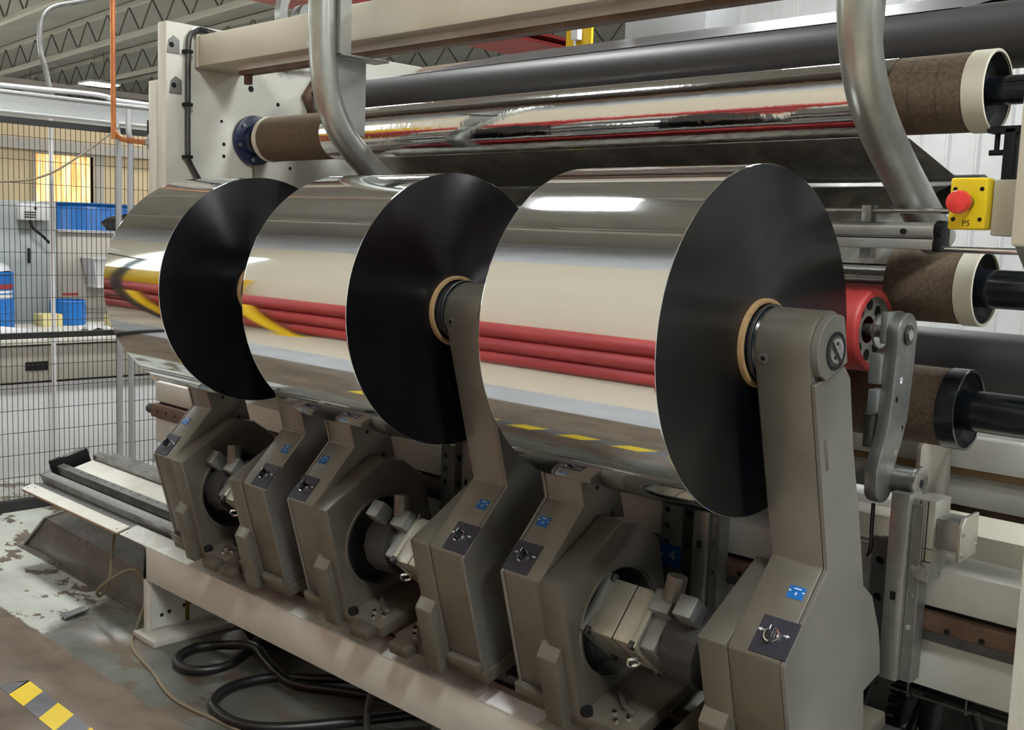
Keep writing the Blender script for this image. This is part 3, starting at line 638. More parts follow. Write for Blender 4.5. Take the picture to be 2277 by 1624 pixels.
def lever(x, lab):
    t = thing('swing_lever', (x, .40, AX - .36), lab, 'lever', 'swing levers of the red roller')
    prof = arc(.392, .010, .044, 200, -20, 16) + [(.432, -.06), (.420, -.17), (.398, -.225), (.385, -.250), (.372, -.275)] + arc(.335, -.300, .040, 30, -150, 12) + [(.296, -.270), (.312, -.235), (.330, -.200), (.344, -.12), (.347, -.06)]
    vs, fs = holes2d(prof, [(.392, .010, .022)], .022, .003)
    MB().add([(x + q[2], q[0], q[1]) for q in vs], fs).build('arm_plate', 'steel_dull', t)
    MB().cyl((x - .012, .392, .010), (x + .018, .392, .010), .0215, n=28).build('bearing', 'steel_dark', t)
    MB().cyl((x + .018, .392, .010), (x + .021, .392, .010), .012, n=20).build('bearing_cap', 'steel', t)
    MB().box((x - .028, .345, -.01), (x - .012, .425, .058)).build('clamp_block', 'motor_grey', t, bevel=.004)
    MB().box((x - .04, .33, -.095), (x - .012, .372, -.03)).build('clamp_block', 'motor_grey', t, bevel=.004)
    MB().box((x - .035, .325, -.155), (x - .012, .365, -.105)).build('clamp_block', 'motor_grey', t, bevel=.004)
    MB().cyl((x - .03, .345, -.16), (x - .03, .345, -.23), .016, n=20).build('cylinder_rod', 'steel_dark', t)
    MB().cyl((x - .012, .392, -.300), (x + .055, .392, -.300), .030, n=28).build('pivot_boss', 'steel_dull', t)
    MB().cyl((x + .055, .392, -.300), (x + .068, .392, -.300), .036, n=28).build('pivot_cap', 'steel', t, bevel=.004)
    MB().cyl((x + .068, .392, -.300), (x + .069, .392, -.300), .010, n=6).build('cap_socket', 'black', t)
    for z, y in ((-.085, .375), (-.125, .36), (-.19, .395), (-.24, .375)): MB().cyl((x + .011, y, z), (x + .0145, y, z), .007, n=12).build('screw', 'chrome', t)
    MB().tube(smooth_path([(x - .01, .34, -.35), (x - .012, .345, -.40), (x - .015, .35, -.46), (x - .05, .37, -.50)], 5), .0045, n=8).build('sensor_cable', 'hose', t)
lever(.100, 'steel swing lever holding the near end of the red roller')
def slide_post(x, lab, num=None, top=-.315):
    t = thing('slide_post', (x, .38, AX - .72), lab, 'slide post', 'slide posts on the cross beam rail')
    vs, fs = holes2d([(x - .085, -.72), (x - .012, -.72), (x - .012, -.44), (x - .085, -.44)], [(x - .068, -.475, .0085), (x - .068, -.515, .0085), (x - .066, -.555, .0085)], .010, .001)
    MB().add([(q[0], .355 + q[2], q[1]) for q in vs], fs).build('front_plate', 'steel_dull', t)
    MB().box((x - .083, .362, -.715), (x - .014, .39, -.442)).build('back_plate', 'black', t)
    vs, fs = holes2d([(x - .012, -.72), (x + .020, -.72), (x + .020, -.42), (x - .012, -.42)], [(x + .004, z, .011) for z in (-.47, -.55, -.62, -.68)], .012, .001)
    MB().add([(q[0], .345 + q[2], q[1]) for q in vs], fs).build('hole_strip', 'steel_dark', t)
    MB().box((x - .010, .352, -.715), (x + .018, .38, -.425)).build('strip_back', 'black', t)
    MB().box((x + .020, .335, -.72), (x + .060, .395, top)).build('upright', 'galv', t, bevel=.002)
    MB().box((x + .060, .352, -.72), (x + .085, .395, top - .02)).build('side_strip', 'steel_dull', t, bevel=.001, seg=1)
    for z in (-.47, -.53, -.60): MB().cyl((x + .072, .352, z), (x + .072, .349, z), .006, n=12).build('strip_screw', 'chrome', t)
    MB().box((x + .034, .334, -.545), (x + .046, .3348, -.527)).build('slot', 'black', t)
    if num:
        lb = MB().box((x - .084, .3485, -.615), (x - .012, .3495, -.56)).build('number_label', 'label_blue', t)
        vs, fs = text2d(num, .040, .0003)
        MB().add([(x - .046 + q[0], .3480 - q[2], -.588 + q[1]) for q in vs], fs).build('digit', 'white_print', lb)
        for dx in (-.033, .031): MB().box((x - .046 + dx - .003, .3480, -.592), (x - .046 + dx + .003, .3485, -.586)).build('label_dot', 'white_print', lb)
    return t
slide_post(-.378, 'slide post with the blue number plate beside the silver motor', '4')
slide_post(-1.200, 'slide post in the gap behind the bent arm', None)
ps = slide_post(.110, 'slide post below the swing lever of the red roller', None)
cy = thing('air_cylinder', (.19, .42, AX - .46), 'square ribbed pneumatic cylinder beside the swing lever', 'cylinder')
MB().box((.165, .36, -.455), (.215, .44, -.325)).build('body', 'motor_alu', cy, bevel=.003)
for x in (.183, .199): MB().box((x, .3592, -.455), (x + .002, .3602, -.327)).build('groove', 'black', cy)
MB().box((.165, .3592, -.428), (.215, .3602, -.4265)).build('groove', 'black', cy)
MB().box((.160, .36, -.500), (.212, .44, -.456)).build('end_block', 'galv', cy, bevel=.003)
MB().cyl((.195, .36, -.478), (.195, .35, -.478), .015, n=16).build('air_nipple', 'steel', cy)
lb = thing('guide_carriage', (.27, .40, AX - .43), 'dark aluminium carriage with a flat end plate on the white beam', 'carriage')
MB().box((.215, .37, -.425), (.262, .44, -.360)).build('body', 'steel_dull', lb, bevel=.003)
MB().prism([(.362, -.442), (.452, -.438), (.452, -.350), (.380, -.352), (.362, -.372)], .262, .270).build('end_plate', 'motor_alu', lb, bevel=.001, seg=1)
for y, z in ((.372, -.385), (.372, -.43), (.445, -.42)): MB().cyl((.270, y, z), (.273, y, z), .005, n=10).build('screw', 'chrome', lb)
# white cross beams behind the arms
cb = thing('cross_beam', (-1.2, .48, AX - .75), 'white cross beam with a dark linear rail behind the winding arms', 'beam')
MB().box((-3.20, .42, -.566), (.78, .56, -.482)).build('upper_beam', 'beam_white', cb, bevel=.003)
MB().box((-3.20, .42, -.745), (.78, .56, -.640)).build('lower_beam', 'beam_white', cb, bevel=.003)
MB().box((-3.20, .44, -.642), (.78, .55, -.564)).build('rail_web', 'steel_dark', cb)
MB().box((-3.20, .398, -.632), (.78, .441, -.576)).build('linear_rail', 'rust', cb, bevel=.003)
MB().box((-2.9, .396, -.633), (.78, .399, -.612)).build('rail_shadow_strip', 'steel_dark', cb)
for k in range(54): MB().cyl((-3.14 + k * .072, .399, -.604), (-3.14 + k * .072, .3972, -.604), .0065, n=10).build('rail_hole', 'black', cb)
MB().cyl((-3.20, .418, -.604), (-3.245, .418, -.604), .021, n=20).build('end_buffer', 'black_rubber', cb, bevel=.003)
MB().box((-3.20, .60, -.50), (.78, .80, -.44)).build('rear_beam', 'beam_cream', cb)

# ================================================================== FILM WEBS
def web(name, lab, path, x0=-2.072, x1=-.002, mt='film_wrinkled'):
    rows = [[(x, y, z) for x in (x0 + (x1 - x0) * i / 24 for i in range(25))] for y, z in path]
    rb_ = [[(x, y + .0006, z + .0003) for x in (x0 + (x1 - x0) * i / 24 for i in range(25))] for y, z in path]
    mb = MB().sheet(rows); o = mb.build(name, mt); return tag(o, lab, 'film web', 'film webs over the guide rollers')
def wrap(cy_, cz_, r, a0, a1, n): return arc(cy_, cz_, r, a0, a1, n)
web('film_web', 'crinkled mirror film wrapped over the upper guide roller', wrap(.530, .525, .0852, 40, 262, 60))
web('film_web', 'grey film with painted mottled reflections, running back below the upper roller', [(.530, .4405), (.58, .4395), (.72, .405), (.855, .372)], mt='film_painted_reflection')
web('film_web', 'grey film with painted mottled reflections, coming forward from the seam to the lower roller', [(.870, .362), (.74, .325), (.60, .250), (.51, .155)], mt='film_painted_reflection')
web('film_web', 'mirror film on the lower guide roller', wrap(.585, .111, .0832, 130, 262, 40))
web('film_web', 'mirror film sheet with its dark reflection painted in, stretched under the roof between the rear rollers', [(.80, .766), (.85, .776), (1.1, .848), (1.36, .9225), (1.40, .9225), (1.45, .908)], mt='film_painted_dark')
sr = roller('guide_roller', 'slim roller in the fold of the mottled grey film', .905, .335, .045, -2.55, .05, 'roller_black', shaft=.02, sx=(-2.62, .72))

# ================================================================== GALVANISED DUCTS, STATIC BAR, EMERGENCY STOP
def duct(x, lab, low, ym):
    t = thing('suction_pipe', (x, .12, AX + .35), lab, 'pipe', 'galvanised suction pipes')
    pts = [(x, .092, 1.35), (x, .092, 1.0), (x, .093, .80), (x, .098, .68), (x, .114, .585), (x, .150, .505), (x, .205, .440), (x, .290, .372)] + low
    MB().tube(smooth_path(pts, 8), .0405, n=28).build('pipe_body', 'galv', t)
    MB().box((x - .012, .125, .694), (x + .055, .30, .700)).build('bracket_flange', 'galv', t, bevel=.001, seg=1)
    g = [(.100, .692), (ym, .692), (ym, .470 + (.243 - ym) * .8), (.165, .495), (.120, .575)]
    MB().prism(g, x + .012, x + .016).build('gusset_plate', 'galv', t)
    MB().box((x + .01, .12, .70), (x + .05, .16, 1.2)).build('hanger_post', 'galv', t)
duct(-1.57, 'galvanised bent pipe hanging before the overhead beam near the side frame', [(-1.57, .381, .310), (-1.57, .50, .23)], .243)
duct(.098, 'galvanised bent pipe reaching down behind the nearest roll to the yellow box', [(.098, .391, .305), (.098, .535, .215)], .178)
st = thing('static_bar', (0, .34, AX + .18), 'grey aluminium static bar with a black end cap behind the nearest roll', 'static bar')
MB().prism([(.340, .190), (.340, .211), (.343, .214), (.340, .217), (.340, .237), (.348, .245), (.380, .245), (.380, .190)], -2.05, .172).build('profile', 'alu', st, bevel=.001, seg=1)
MB().box((-2.05, .3393, .2115), (.172, .3399, .2135)).build('seam_line', 'black', st)
MB().prism([(.337, .186), (.337, .206), (.343, .214), (.337, .222), (.337, .240), (.350, .249), (.384, .249), (.384, .186)], .172, .189).build('end_cap', 'black', st, bevel=.003)
MB().cyl((.111, .340, .226), (.111, .333, .226), .006, n=12).build('bar_screw', 'black', st)
MB().box((.012, .345, .243), (.034, .375, .280)).build('rod_clamp', 'steel_dull', st, bevel=.002)
MB().box((.012, .350, .168), (.036, .375, .192)).build('hanger_block', 'steel_dull', st)
MB().cyl((-2.1, .355, .268), (.31, .355, .268), .0055, n=12).build('upper_rod', 'steel', st)
MB().cyl((.182, .355, .192), (.50, .355, .192), .0065, n=12).build('lower_rod', 'chrome', st)
es = thing('emergency_stop', (.382, .0, AX + .22), 'yellow box with a red mushroom button marked P5', 'stop button')
bx = MB().box((.352, -.032, .2235), (.4125, .0, .3075)).build('box', 'yellow', es, bevel=.004, seg=3)
for x in (.361, .404):
    for z in (.240, .289): MB().cyl((x, -.0325, z), (x, -.0318, z), .0036, n=14).build('screw', 'black', bx)
MB().cyl((.381, -.032, .2665), (.381, -.046, .2665), .0125, n=28).build('collar', 'brass', es)
MB().cyl((.381, -.040, .2665), (.381, -.056, .2665), .0105, n=24).build('stem', 'red_button', es)
MB().lathe([(-.056, .0125), (-.058, .0185), (-.068, .0190), (-.074, .0170), (-.0765, .010), (-.077, .0001)], 0, 0, n=40).map(lambda p: (.381 + p[1], p[0], .2665 + p[2])).build('mushroom_button', 'red_button', es)
vs, fs = text2d('P5', .0135, .0002)
MB().add([(.3825 + q[0], -.0322 - q[2], .2335 + q[1]) for q in vs], fs).build('lettering', 'black', bx)
mb_ = MB().box((.414, -.012, .215), (.475, .06, .305)).build('mounting_box', 'bed_paint', bevel=.003); tag(mb_, 'grey-white mounting box behind the yellow stop box', 'box')
sb = thing('standing_guard', (.60, .0, 0), 'cream guard housing at the picture edge beside the yellow stop box', 'guard')
MB().box((.478, -.10, .198), (.66, .15, .80)).build('housing', 'beam_cream', sb, bevel=.006)
MB().prism([(-.09, .20), (.14, .20), (.14, .09), (.06, .09)], .482, .655).build('housing_foot', 'steel_dull', sb)
MB().box((.507, .0, -1.33), (.66, .10, .20)).build('post', 'bed_paint', sb, bevel=.004)
gr = thing('cable_gripper', (.28, .50, AX + .30), 'black clamp bracket with a T-screw under the upper roller', 'bracket')
MB().box((.235, .50, .300), (.258, .53, .445)).build('bar', 'black', gr, bevel=.002)
MB().box((.200, .50, .436), (.30, .54, .449)).build('top_bar', 'black', gr)
MB().cyl((.217, .515, .436), (.217, .515, .398), .0055, n=10).build('t_screw', 'black', gr)
MB().cyl((.203, .515, .396), (.231, .515, .396), .006, n=10).build('t_handle', 'black', gr)
MB().box((.268, .51, .31), (.29, .54, .44)).build('valve_body', 'steel_dull', gr, bevel=.003)
MB().box((.272, .49, .385), (.305, .52, .402)).build('valve_block', 'black', gr)
for z in (.395, .372): MB().cyl((.30, .505, z), (.318, .505, z), .006, n=10).build('valve_knob', 'red_paint', gr)
MB().tube(smooth_path([(.30, .50, .41), (.297, .49, .37), (.302, .50, .32), (.30, .52, .28)], 5), .003, n=6).build('red_wire', 'red_paint', gr)

# ================================================================== REAR OF THE MACHINE, SEEN THROUGH THE GAPS
for y, z0, z1, mt, nm, lab in ((1.00, -.372, -.290, 'beam_white', 'rear_beam', 'grey-white rear beam under the lowest brown roller'),
                           (1.02, -.394, -.376, 'brown_edge_and_orange_light', 'orange_lit_strip', 'narrow strip coloured orange for the light on it, under the grey rear beam'),  # orange light on this strip is put into its colour
                           (1.04, -.480, -.398, 'beam_white', 'rear_board', 'pale panel between the orange strip and the rust strip'),
                           (1.06, -.545, -.484, 'rust', 'rust_strip', 'rusty brown strip along the pale rear panel'),
                           (1.00, -.600, -.549, 'alu', 'rear_profile', 'shiny aluminium profile below the rust strip'),
                           (.90, -.80, -.605, 'beam_white', 'rear_sill', 'wide pale sill behind the dark linear rail')):
    tag(MB().box((-2.6, y, z0), (.78, y + .05, z1)).build(nm, mt, bevel=.002), lab, 'beam')
oc = MB().prism([(.80, -.30), (.86, -.25), (.93, -.25), (.99, -.33), (1.0, -.42), (.95, -.58), (.84, -.58), (.80, -.48)], -.02, -.01).build('paper_flap', 'cab_beige'); tag(oc, 'pinkish cardboard flap hanging behind the ribbed cylinder', 'cardboard')
pb = thing('printed_box', (-.12, .75, AX - .60), 'white box with printed lines behind the tall pale arm', 'box')
MB().box((-.20, .70, -.60), (-.02, .80, -.42)).build('carton', 'paper', pb, bevel=.002)
for k in range(5): MB().box((-.19, .6992, -.45 - k * .03), (-.13, .7, -.455 - k * .03)).build('print_line', 'steel_dark', pb)
tag(MB().box((-2.55, 1.5, -1.33), (.70, 1.56, -.80)).build('rear_guard', 'steel_dark', bevel=.002), 'dark sheet guard standing across the back of the machine', 'guard')
# cable tray, chain and hoses under the nearest corner
ctr = thing('wire_tray', (.3, .6, AX - .86), 'wire mesh cable tray running off under the white beam', 'cable tray')
for y, z in ((.50, -.80), (.50, -.855), (.60, -.865), (.70, -.865), (.80, -.855), (.80, -.80)): MB().cyl((-.05, y, z + .05), (.75, y, z + .05), .0028, n=6).build('long_wire', 'steel', ctr)
for k in range(6): MB().tube([(.0 + k * .13, .50, -.75), (.0 + k * .13, .50, -.812), (.0 + k * .13, .80, -.812), (.0 + k * .13, .80, -.75)], .0022, n=6).build('cross_wire', 'steel_dull', ctr)
for k, (y, mt) in enumerate(((.54, 'hose'), (.58, 'cable_green'), (.61, 'hose'), (.65, 'hose'), (.70, 'cable_green'), (.74, 'hose'))):
    o = MB().tube(smooth_path([(-.1, y, -.79), (.1, y + .01, -.803), (.35, y - .01, -.802), (.75, y + .01, -.803)], 5), .008 if mt == 'hose' else .006, n=8).build('tray_cable', mt)
    tag(o, ('thin green cable' if mt == 'cable_green' else 'black cable') + ' lying in the wire tray', 'cable', 'cables in the wire tray')
ec = thing('energy_chain', (.06, .62, AX - 1.25), 'black ribbed energy chain hanging under the wire tray', 'cable chain')
for k in range(12): MB().box((.045 - k * .003, .60, -.86 - k * .027), (.085 - k * .003, .64, -.842 - k * .027)).build('chain_link', 'black', ec, bevel=.003)
MB().tube([(.068, .62, -.84), (.034, .62, -1.18)], .010, n=8).build('chain_core', 'black_rubber', ec)
for k, pts in enumerate(([(.15, .60, -.84), (.14, .62, -.95), (.16, .66, -1.08), (.15, .70, -1.30)], [(.12, .62, -.86), (.10, .58, -.98), (.14, .56, -1.05), (.18, .66, -1.12), (.17, .72, -1.30)],
                     [(.20, .70, -.86), (.24, .72, -1.0), (.30, .66, -.99), (.40, .60, -1.06), (.52, .62, -1.20)], [(.05, .50, -.78), (.02, .48, -.92), (.0, .50, -1.08), (-.04, .55, -1.3)])):
    o = MB().tube(smooth_path(pts, 8), (.024, .012, .013, .009)[k], n=12).build('drop_hose', 'hose')
    tag(o, ('thick black hose with a blue grip dropping from the wire tray', 'looped black cable under the wire tray', 'black cable arching away under the wire tray', 'thin black cable hanging beside the tall pale arm')[k], 'hose')
tag(MB().cyl((.158, .66, -1.03), (.158, .672, -1.10), .034, n=24).build('hose_coupling', 'label_blue', bevel=.006), 'blue coupling on the thick hanging hose', 'coupling')
tag(MB().tube(smooth_path([(.03, .44, -.72), (.035, .43, -.82), (.03, .43, -.95), (.0, .44, -1.10), (-.03, .46, -1.3)], 8), .0042, n=8).build('tan_cable', 'cord'), 'thin tan cable curving down behind the tall pale arm', 'cable')
ft = thing('floor_tape', (-.3, 1.68, 0), 'yellow tape line on the floor behind the machine', 'tape')
for k in range(3): MB().box((-1.6 + k * .75, 1.655, -1.33), (-.95 + k * .75, 1.705, -1.3285)).build('tape_piece', 'floor_tape_y', ft)

# ================================================================== FLOOR ITEMS ALONG THE BED
dt = thing('drip_tray', (-3.3, .3, 0), 'folded sheet-steel drip tray on the floor under the bed end', 'tray')
MB().add([(-3.95, .155, -1.328), (-2.565, .135, -1.328), (-2.565, .150, -1.175), (-3.80, .190, -1.175), (-2.565, .42, -1.10), (-3.72, .42, -1.10), (-2.565, .424, -1.33), (-3.95, .424, -1.33)],
         [(0, 1, 2, 3), (3, 2, 4, 5), (5, 4, 6, 7), (0, 3, 5, 7), (1, 6, 4, 2), (0, 7, 6, 1)]).build('sheet', 'tray_steel', dt)
MB().tube([(-3.95, .150, -1.325), (-3.80, .186, -1.173), (-3.72, .42, -1.097)], .007, n=8).build('folded_edge', 'steel_dull', dt)
MB().box((-4.0, .12, -1.33), (-2.54, .154, -1.324)).build('floor_lip', 'tray_steel', dt)
lc = MB().tube(smooth_path([(-3.10, .20, -1.02), (-2.98, .12, -1.10), (-2.92, .075, -1.23), (-2.97, .06, -1.30), (-2.93, .04, -1.25), (-2.78, .10, -1.15), (-2.66, .10, -1.20), (-2.60, .03, -1.315), (-2.46, -.06, -1.325), (-2.20, -.115, -1.325), (-1.95, -.166, -1.325), (-1.65, -.135, -1.325), (-1.2, -.10, -1.325), (-.7, -.02, -1.325)], 8), .0062, n=8).build('extension_lead', 'cord')
tag(lc, 'thin tan cord looping at the tray and running along the floor', 'cord')
h1 = MB().tube(smooth_path([(-2.06, .30, -1.12), (-2.08, .214, -1.27), (-2.045, .069, -1.305), (-2.107, -.032, -1.310), (-2.221, -.014, -1.31), (-2.266, .093, -1.31), (-2.183, .188, -1.30), (-2.03, .18, -1.262), (-1.93, .163, -1.28), (-1.787, .167, -1.31), (-1.62, .26, -1.31), (-1.35, .40, -1.31)], 10), .0165, n=12).build('floor_hose', 'hose')
tag(h1, 'looped black hose on the floor under the white bed beam', 'hose')
h2 = MB().tube(smooth_path([(-1.55, .45, -1.30), (-1.753, .233, -1.30), (-1.866, .131, -1.305), (-1.891, -.007, -1.31), (-1.809, -.115, -1.31), (-1.654, -.125, -1.31), (-1.539, -.045, -1.31), (-1.42, .14, -1.305), (-1.30, .36, -1.30)], 10), .0165, n=12).build('floor_hose', 'hose')
tag(h2, 'second black hose curving out nearer the hazard tape', 'hose')
h3 = MB().tube(smooth_path([(-1.32, .20, -1.06), (-1.325, .13, -1.18), (-1.28, .08, -1.27), (-1.18, .05, -1.305), (-1.0, .10, -1.31)], 8), .011, n=10).build('floor_hose', 'hose')
tag(h3, 'thin black hose hanging down from the bed beam to the floor', 'hose')
pbg = MB().lathe([(0, .001), (.01, .09), (.05, .115), (.085, .06), (.09, .001)], 0, 0, n=30)
pbg = pbg.map(lambda p: (-2.15 + p[1] * 1.5 + random.uniform(-.012, .012), .36 + p[2] * 1.0 + random.uniform(-.012, .012), -1.33 + p[0] + random.uniform(0, .012)))
tag(pbg.build('plastic_bag', 'bag_black', angle=20), 'crumpled black plastic heap behind the bed leg', 'plastic bag')
sc_ = thing('metal_scrap', (-2.88, -.07, 0), 'small folded silver metal strip lying on the floor', 'scrap')
MB().sheet([[(-2.915 + i * .012, -.128, -1.325 + (.012 if i % 2 else 0)) for i in range(6)], [(-2.945 + i * .012, -.020, -1.322 + (.014 if i % 2 else 0)) for i in range(6)]]).build('strip', 'alu', sc_, angle=10)

tag(MB().box((-.76, -.240, -.9449), (-.56, -.185, -.9441)).build('paper_sheet', 'paper', bed=True), 'white paper sheet lying on the bed strip before the silver motor arm', 'paper')
# ================================================================== MESH FENCE AND PIPES AT THE FAR END
fe = thing('mesh_fence', (-4.6, .4, 0), 'black wire mesh safety fence across the far end of the machine', 'fence')
XF = -4.60
wm = MB(); y = -1.6
while y < 2.2: wm.cyl((XF, y, -1.30), (XF, y, .67), .0017, n=4, caps=False); y += .0268
z = -1.27
while z < .66: wm.cyl((XF + .003, -1.6, z), (XF + .003, 2.2, z), .0019, n=4, caps=False); z += .1175
wm.build('wire_mesh', 'wire', fe, kind='stuff')
MB().box((XF - .015, -1.6, .670), (XF + .015, 2.2, .702)).build('top_rail', 'wire', fe)
MB().box((XF - .015, -1.6, -.425), (XF + .015, 2.2, -.395)).build('middle_rail', 'wire', fe)
MB().box((XF - .02, -1.6, -1.33), (XF + .02, 2.2, -1.275)).build('bottom_rail', 'wire', fe)
for yy in (-1.6, 2.2): MB().box((XF - .025, yy - .025, -1.33), (XF + .025, yy + .025, .72)).build('fence_post', 'wire', fe)
for k, yy in enumerate((.905, .970)):
    o = MB().tube(smooth_path([(-4.53, yy, -1.33), (-4.53, yy, .2), (-4.53, yy + .004, .60), (-4.53, yy - .006, .68), (-4.56, yy + (.012 if k else -.014), .80)], 6), .0155, n=14).build('conduit_pipe', 'duct_grey')
    tag(o, ('grey conduit standing at the fence, the one farther from the white frame', 'grey conduit standing at the fence, the one closer to the white frame')[k], 'conduit')
cpp = thing('copper_pipe', (-3.2, .25, AX + .5), 'vertical copper pipe with an elbow at the white frame', 'pipe')
MB().tube(smooth_path([(-3.2, .242, 2.6), (-3.2, .242, 1.4), (-3.2, .241, .60), (-3.2, .246, .558), (-3.2, .272, .532), (-3.2, .30, .528), (-3.2, .375, .526)], 8), .0105, n=14).build('pipe', 'copper', cpp)
MB().cyl((-3.2, .30, .528), (-3.2, .325, .528), .013, n=14).build('coupling', 'copper', cpp)
MB().cyl((-3.2, .372, .526), (-3.2, .395, .526), .014, n=14).build('adapter', 'steel', cpp)
MB().box((-3.22, .395, .50), (-3.17, .44, .56)).build('valve', 'galv', cpp, bevel=.004)
MB().box((-3.22, .395, .565), (-3.17, .45, .62)).build('solenoid', 'black', cpp, bevel=.003)
sr_ = thing('busbar_rail', (-4.95, 1, AX + .75), 'broad silver aluminium rail crossing above the fence', 'rail')
MB().prism([(0, 0)] * 0 + [(-1.5, .755), (-1.5, .79), (-1.5, .86), (3.2, .86), (3.2, .79), (3.2, .755)], -4.98, -4.92).build('web_profile', 'alu', sr_)
MB().box((-5.0, -1.5, .75), (-4.90, 3.2, .765)).build('lower_flange', 'alu', sr_, bevel=.002)
MB().box((-5.0, -1.5, .852), (-4.90, 3.2, .87)).build('upper_flange', 'alu', sr_, bevel=.002)
MB().tube(smooth_path([(-4.95, -1.5, .888), (-4.95, .3, .892), (-4.95, .9, .905), (-4.95, 1.05, .90), (-4.95, 1.2, .885), (-4.95, 2.6, .882)], 6), .014, n=8).build('cable_bundle', 'white_plastic', sr_)
db = MB().box((-5.62, -1.5, .985), (-5.58, 3.0, 1.02)).build('dark_bar', 'joist_dark'); tag(db, 'dark brown bar running above the silver rail', 'bar')
tag(MB().tube(smooth_path([(-5.2, 1.30, 1.60), (-5.2, 1.064, 1.475), (-5.2, .860, 1.400), (-5.2, .790, 1.33), (-5.2, .772, 1.22), (-5.2, .776, 1.13), (-5.2, .80, 1.05), (-5.2, .830, .90)], 8), .015, n=12).build('hanging_conduit', 'steel_dull'), 'bent grey conduit coming down to the silver rail', 'conduit')
tag(MB().cyl((-5.2, .826, -1.33), (-5.2, .826, .80), .013, n=12).build('white_conduit', 'white_plastic'), 'thin white conduit standing before the orange window', 'conduit')
tag(MB().tube(smooth_path([(-4.5, -.3, .34), (-4.5, .278, .372), (-4.5, .50, .417), (-4.5, .687, .534), (-4.5, .83, .645), (-4.5, .90, .70)], 8), .0055, n=8).build('sagging_cable', 'cord'), 'brown cable sagging along the mesh fence', 'cable')

# ================================================================== STORE CORNER BEYOND THE FENCE
dk = thing('work_bench', (-5.6, 1.0, 0), 'long beige work bench with a drawer pull behind the fence', 'bench')
MB().box((-6.25, -.6, -.535), (-5.27, 2.4, -.50)).build('bench_top', 'desk_top', dk, bevel=.004)
MB().box((-5.36, -.6, -.755), (-5.30, 2.4, -.545)).build('drawer_front', 'cab_beige', dk, bevel=.003)
MB().box((-5.300, .70, -.69), (-5.296, .835, -.638)).build('drawer_pull', 'black', dk)
MB().box((-5.38, -.6, -1.33), (-5.33, 2.4, -.77)).build('front_panel', 'white_plastic', dk, bevel=.003)
MB().box((-6.2, -.6, -1.33), (-5.39, 2.4, -.56)).build('bench_body', 'cab_beige', dk)
pm = MB().sheet([[(-5.30 - i * .10, .50 + j * .075, -.494 + .014 * math.sin(i * 1.3 + j) + (.02 if i > 3 else 0)) for j in range(6)] for i in range(6)])
tag(pm.build('paper_heap', 'paper', angle=15), 'crumpled white plastic sheet lying on the bench', 'sheet')
tag(MB().box((-6.12, 1.08, -.50), (-5.98, 1.22, -.42)).build('yellow_box', 'card_yellow', bevel=.003), 'small yellow box on the bench beside the white sheet', 'box')
tag(MB().box((-5.9, 1.46, -.50), (-5.8, 1.56, -.42)).build('yellow_carton', 'card_yellow', bevel=.003), 'little yellow carton at the roll side of the bench', 'box')
tag(MB().sheet([[(-5.55 - i * .06, 1.20 + j * .06, -.494 + (.02 if (i + j) % 2 else 0)) for j in range(4)] for i in range(4)]).build('paper_scrap', 'paper', angle=10), 'folded grey paper scrap on the bench top', 'paper')
def cabinet(nm, mt, x0, x1, y0, y1, z0, z1, lab):
    t = thing(nm, ((x0 + x1) / 2, (y0 + y1) / 2, AX + z0), lab, 'cabinet')
    MB().box((x0, y0, z0), (x1, y1, z1)).build('body', mt, t, bevel=.006)
    MB().box((x1, y0 + .02, z0 + .03), (x1 + .008, y1 - .02, z1 - .03)).build('door', mt, t, bevel=.002)
    return t
c1 = cabinet('grey_cabinet', 'cab_grey', -6.9, -6.41, .30, 1.365, -1.33, .318, 'tall grey steel cabinet beyond the fence')
MB().box((-6.40, 1.16, .0), (-6.385, 1.175, -.10)).build('door_handle', 'black', c1)
dv = thing('wall_controller', (-6.36, 1.19, AX + .19), 'white control unit mounted on the grey cabinet', 'control unit')
MB().box((-6.40, 1.09, .19), (-6.33, 1.285, .300)).build('case', 'white_plastic', dv, bevel=.004)
for k in range(3): MB().box((-6.329, 1.115, .205 + k * .016), (-6.3285, 1.195, .214 + k * .016)).build('key_row', 'steel_dark', dv)
MB().cyl((-6.329, 1.19, .27), (-6.325, 1.19, .27), .009, n=12).build('button', 'black', dv)
MB().tube(smooth_path([(-6.36, 1.165, .19), (-6.35, 1.18, .14), (-6.35, 1.24, .09), (-6.35, 1.29, .04)], 6), .010, n=8).build('cable', 'black', dv)
c2 = cabinet('beige_cabinet', 'cab_beige', -6.9, -6.41, 1.37, 2.5, -.45, .118, 'beige cabinet with a red label strip and pale top edge')
MB().box((-6.92, 1.369, .118), (-6.38, 2.52, .130)).build('top_edge', 'white_plastic', c2)
MB().box((-6.402, 1.40, -.325), (-6.4, 1.51, -.308)).build('red_label', 'red_paint', c2)
MB().box((-6.9, 1.40, -1.33), (-6.42, 2.5, -.45)).build('lower_box', 'cab_beige', c2)
tb = thing('waste_bin', (-6.3, 1.64, AX - .25), 'tapered white plastic bin on the beige cabinet front', 'bin')
MB().add([(-6.39, 1.575, -.245), (-6.25, 1.575, -.245), (-6.25, 1.70, -.245), (-6.39, 1.70, -.245), (-6.39, 1.53, -.06), (-6.20, 1.53, -.06), (-6.20, 1.75, -.06), (-6.39, 1.75, -.06)],
         [(0, 3, 2, 1), (0, 1, 5, 4), (1, 2, 6, 5), (2, 3, 7, 6), (3, 0, 4, 7)]).build('bin_body', 'white_plastic', tb)
MB().box((-6.395, 1.52, -.065), (-6.19, 1.76, -.052)).build('bin_rim', 'white_plastic', tb, bevel=.003)
MB().box((-6.395, 1.56, -.262), (-6.22, 1.72, -.245)).build('bin_shelf', 'white_plastic', tb)
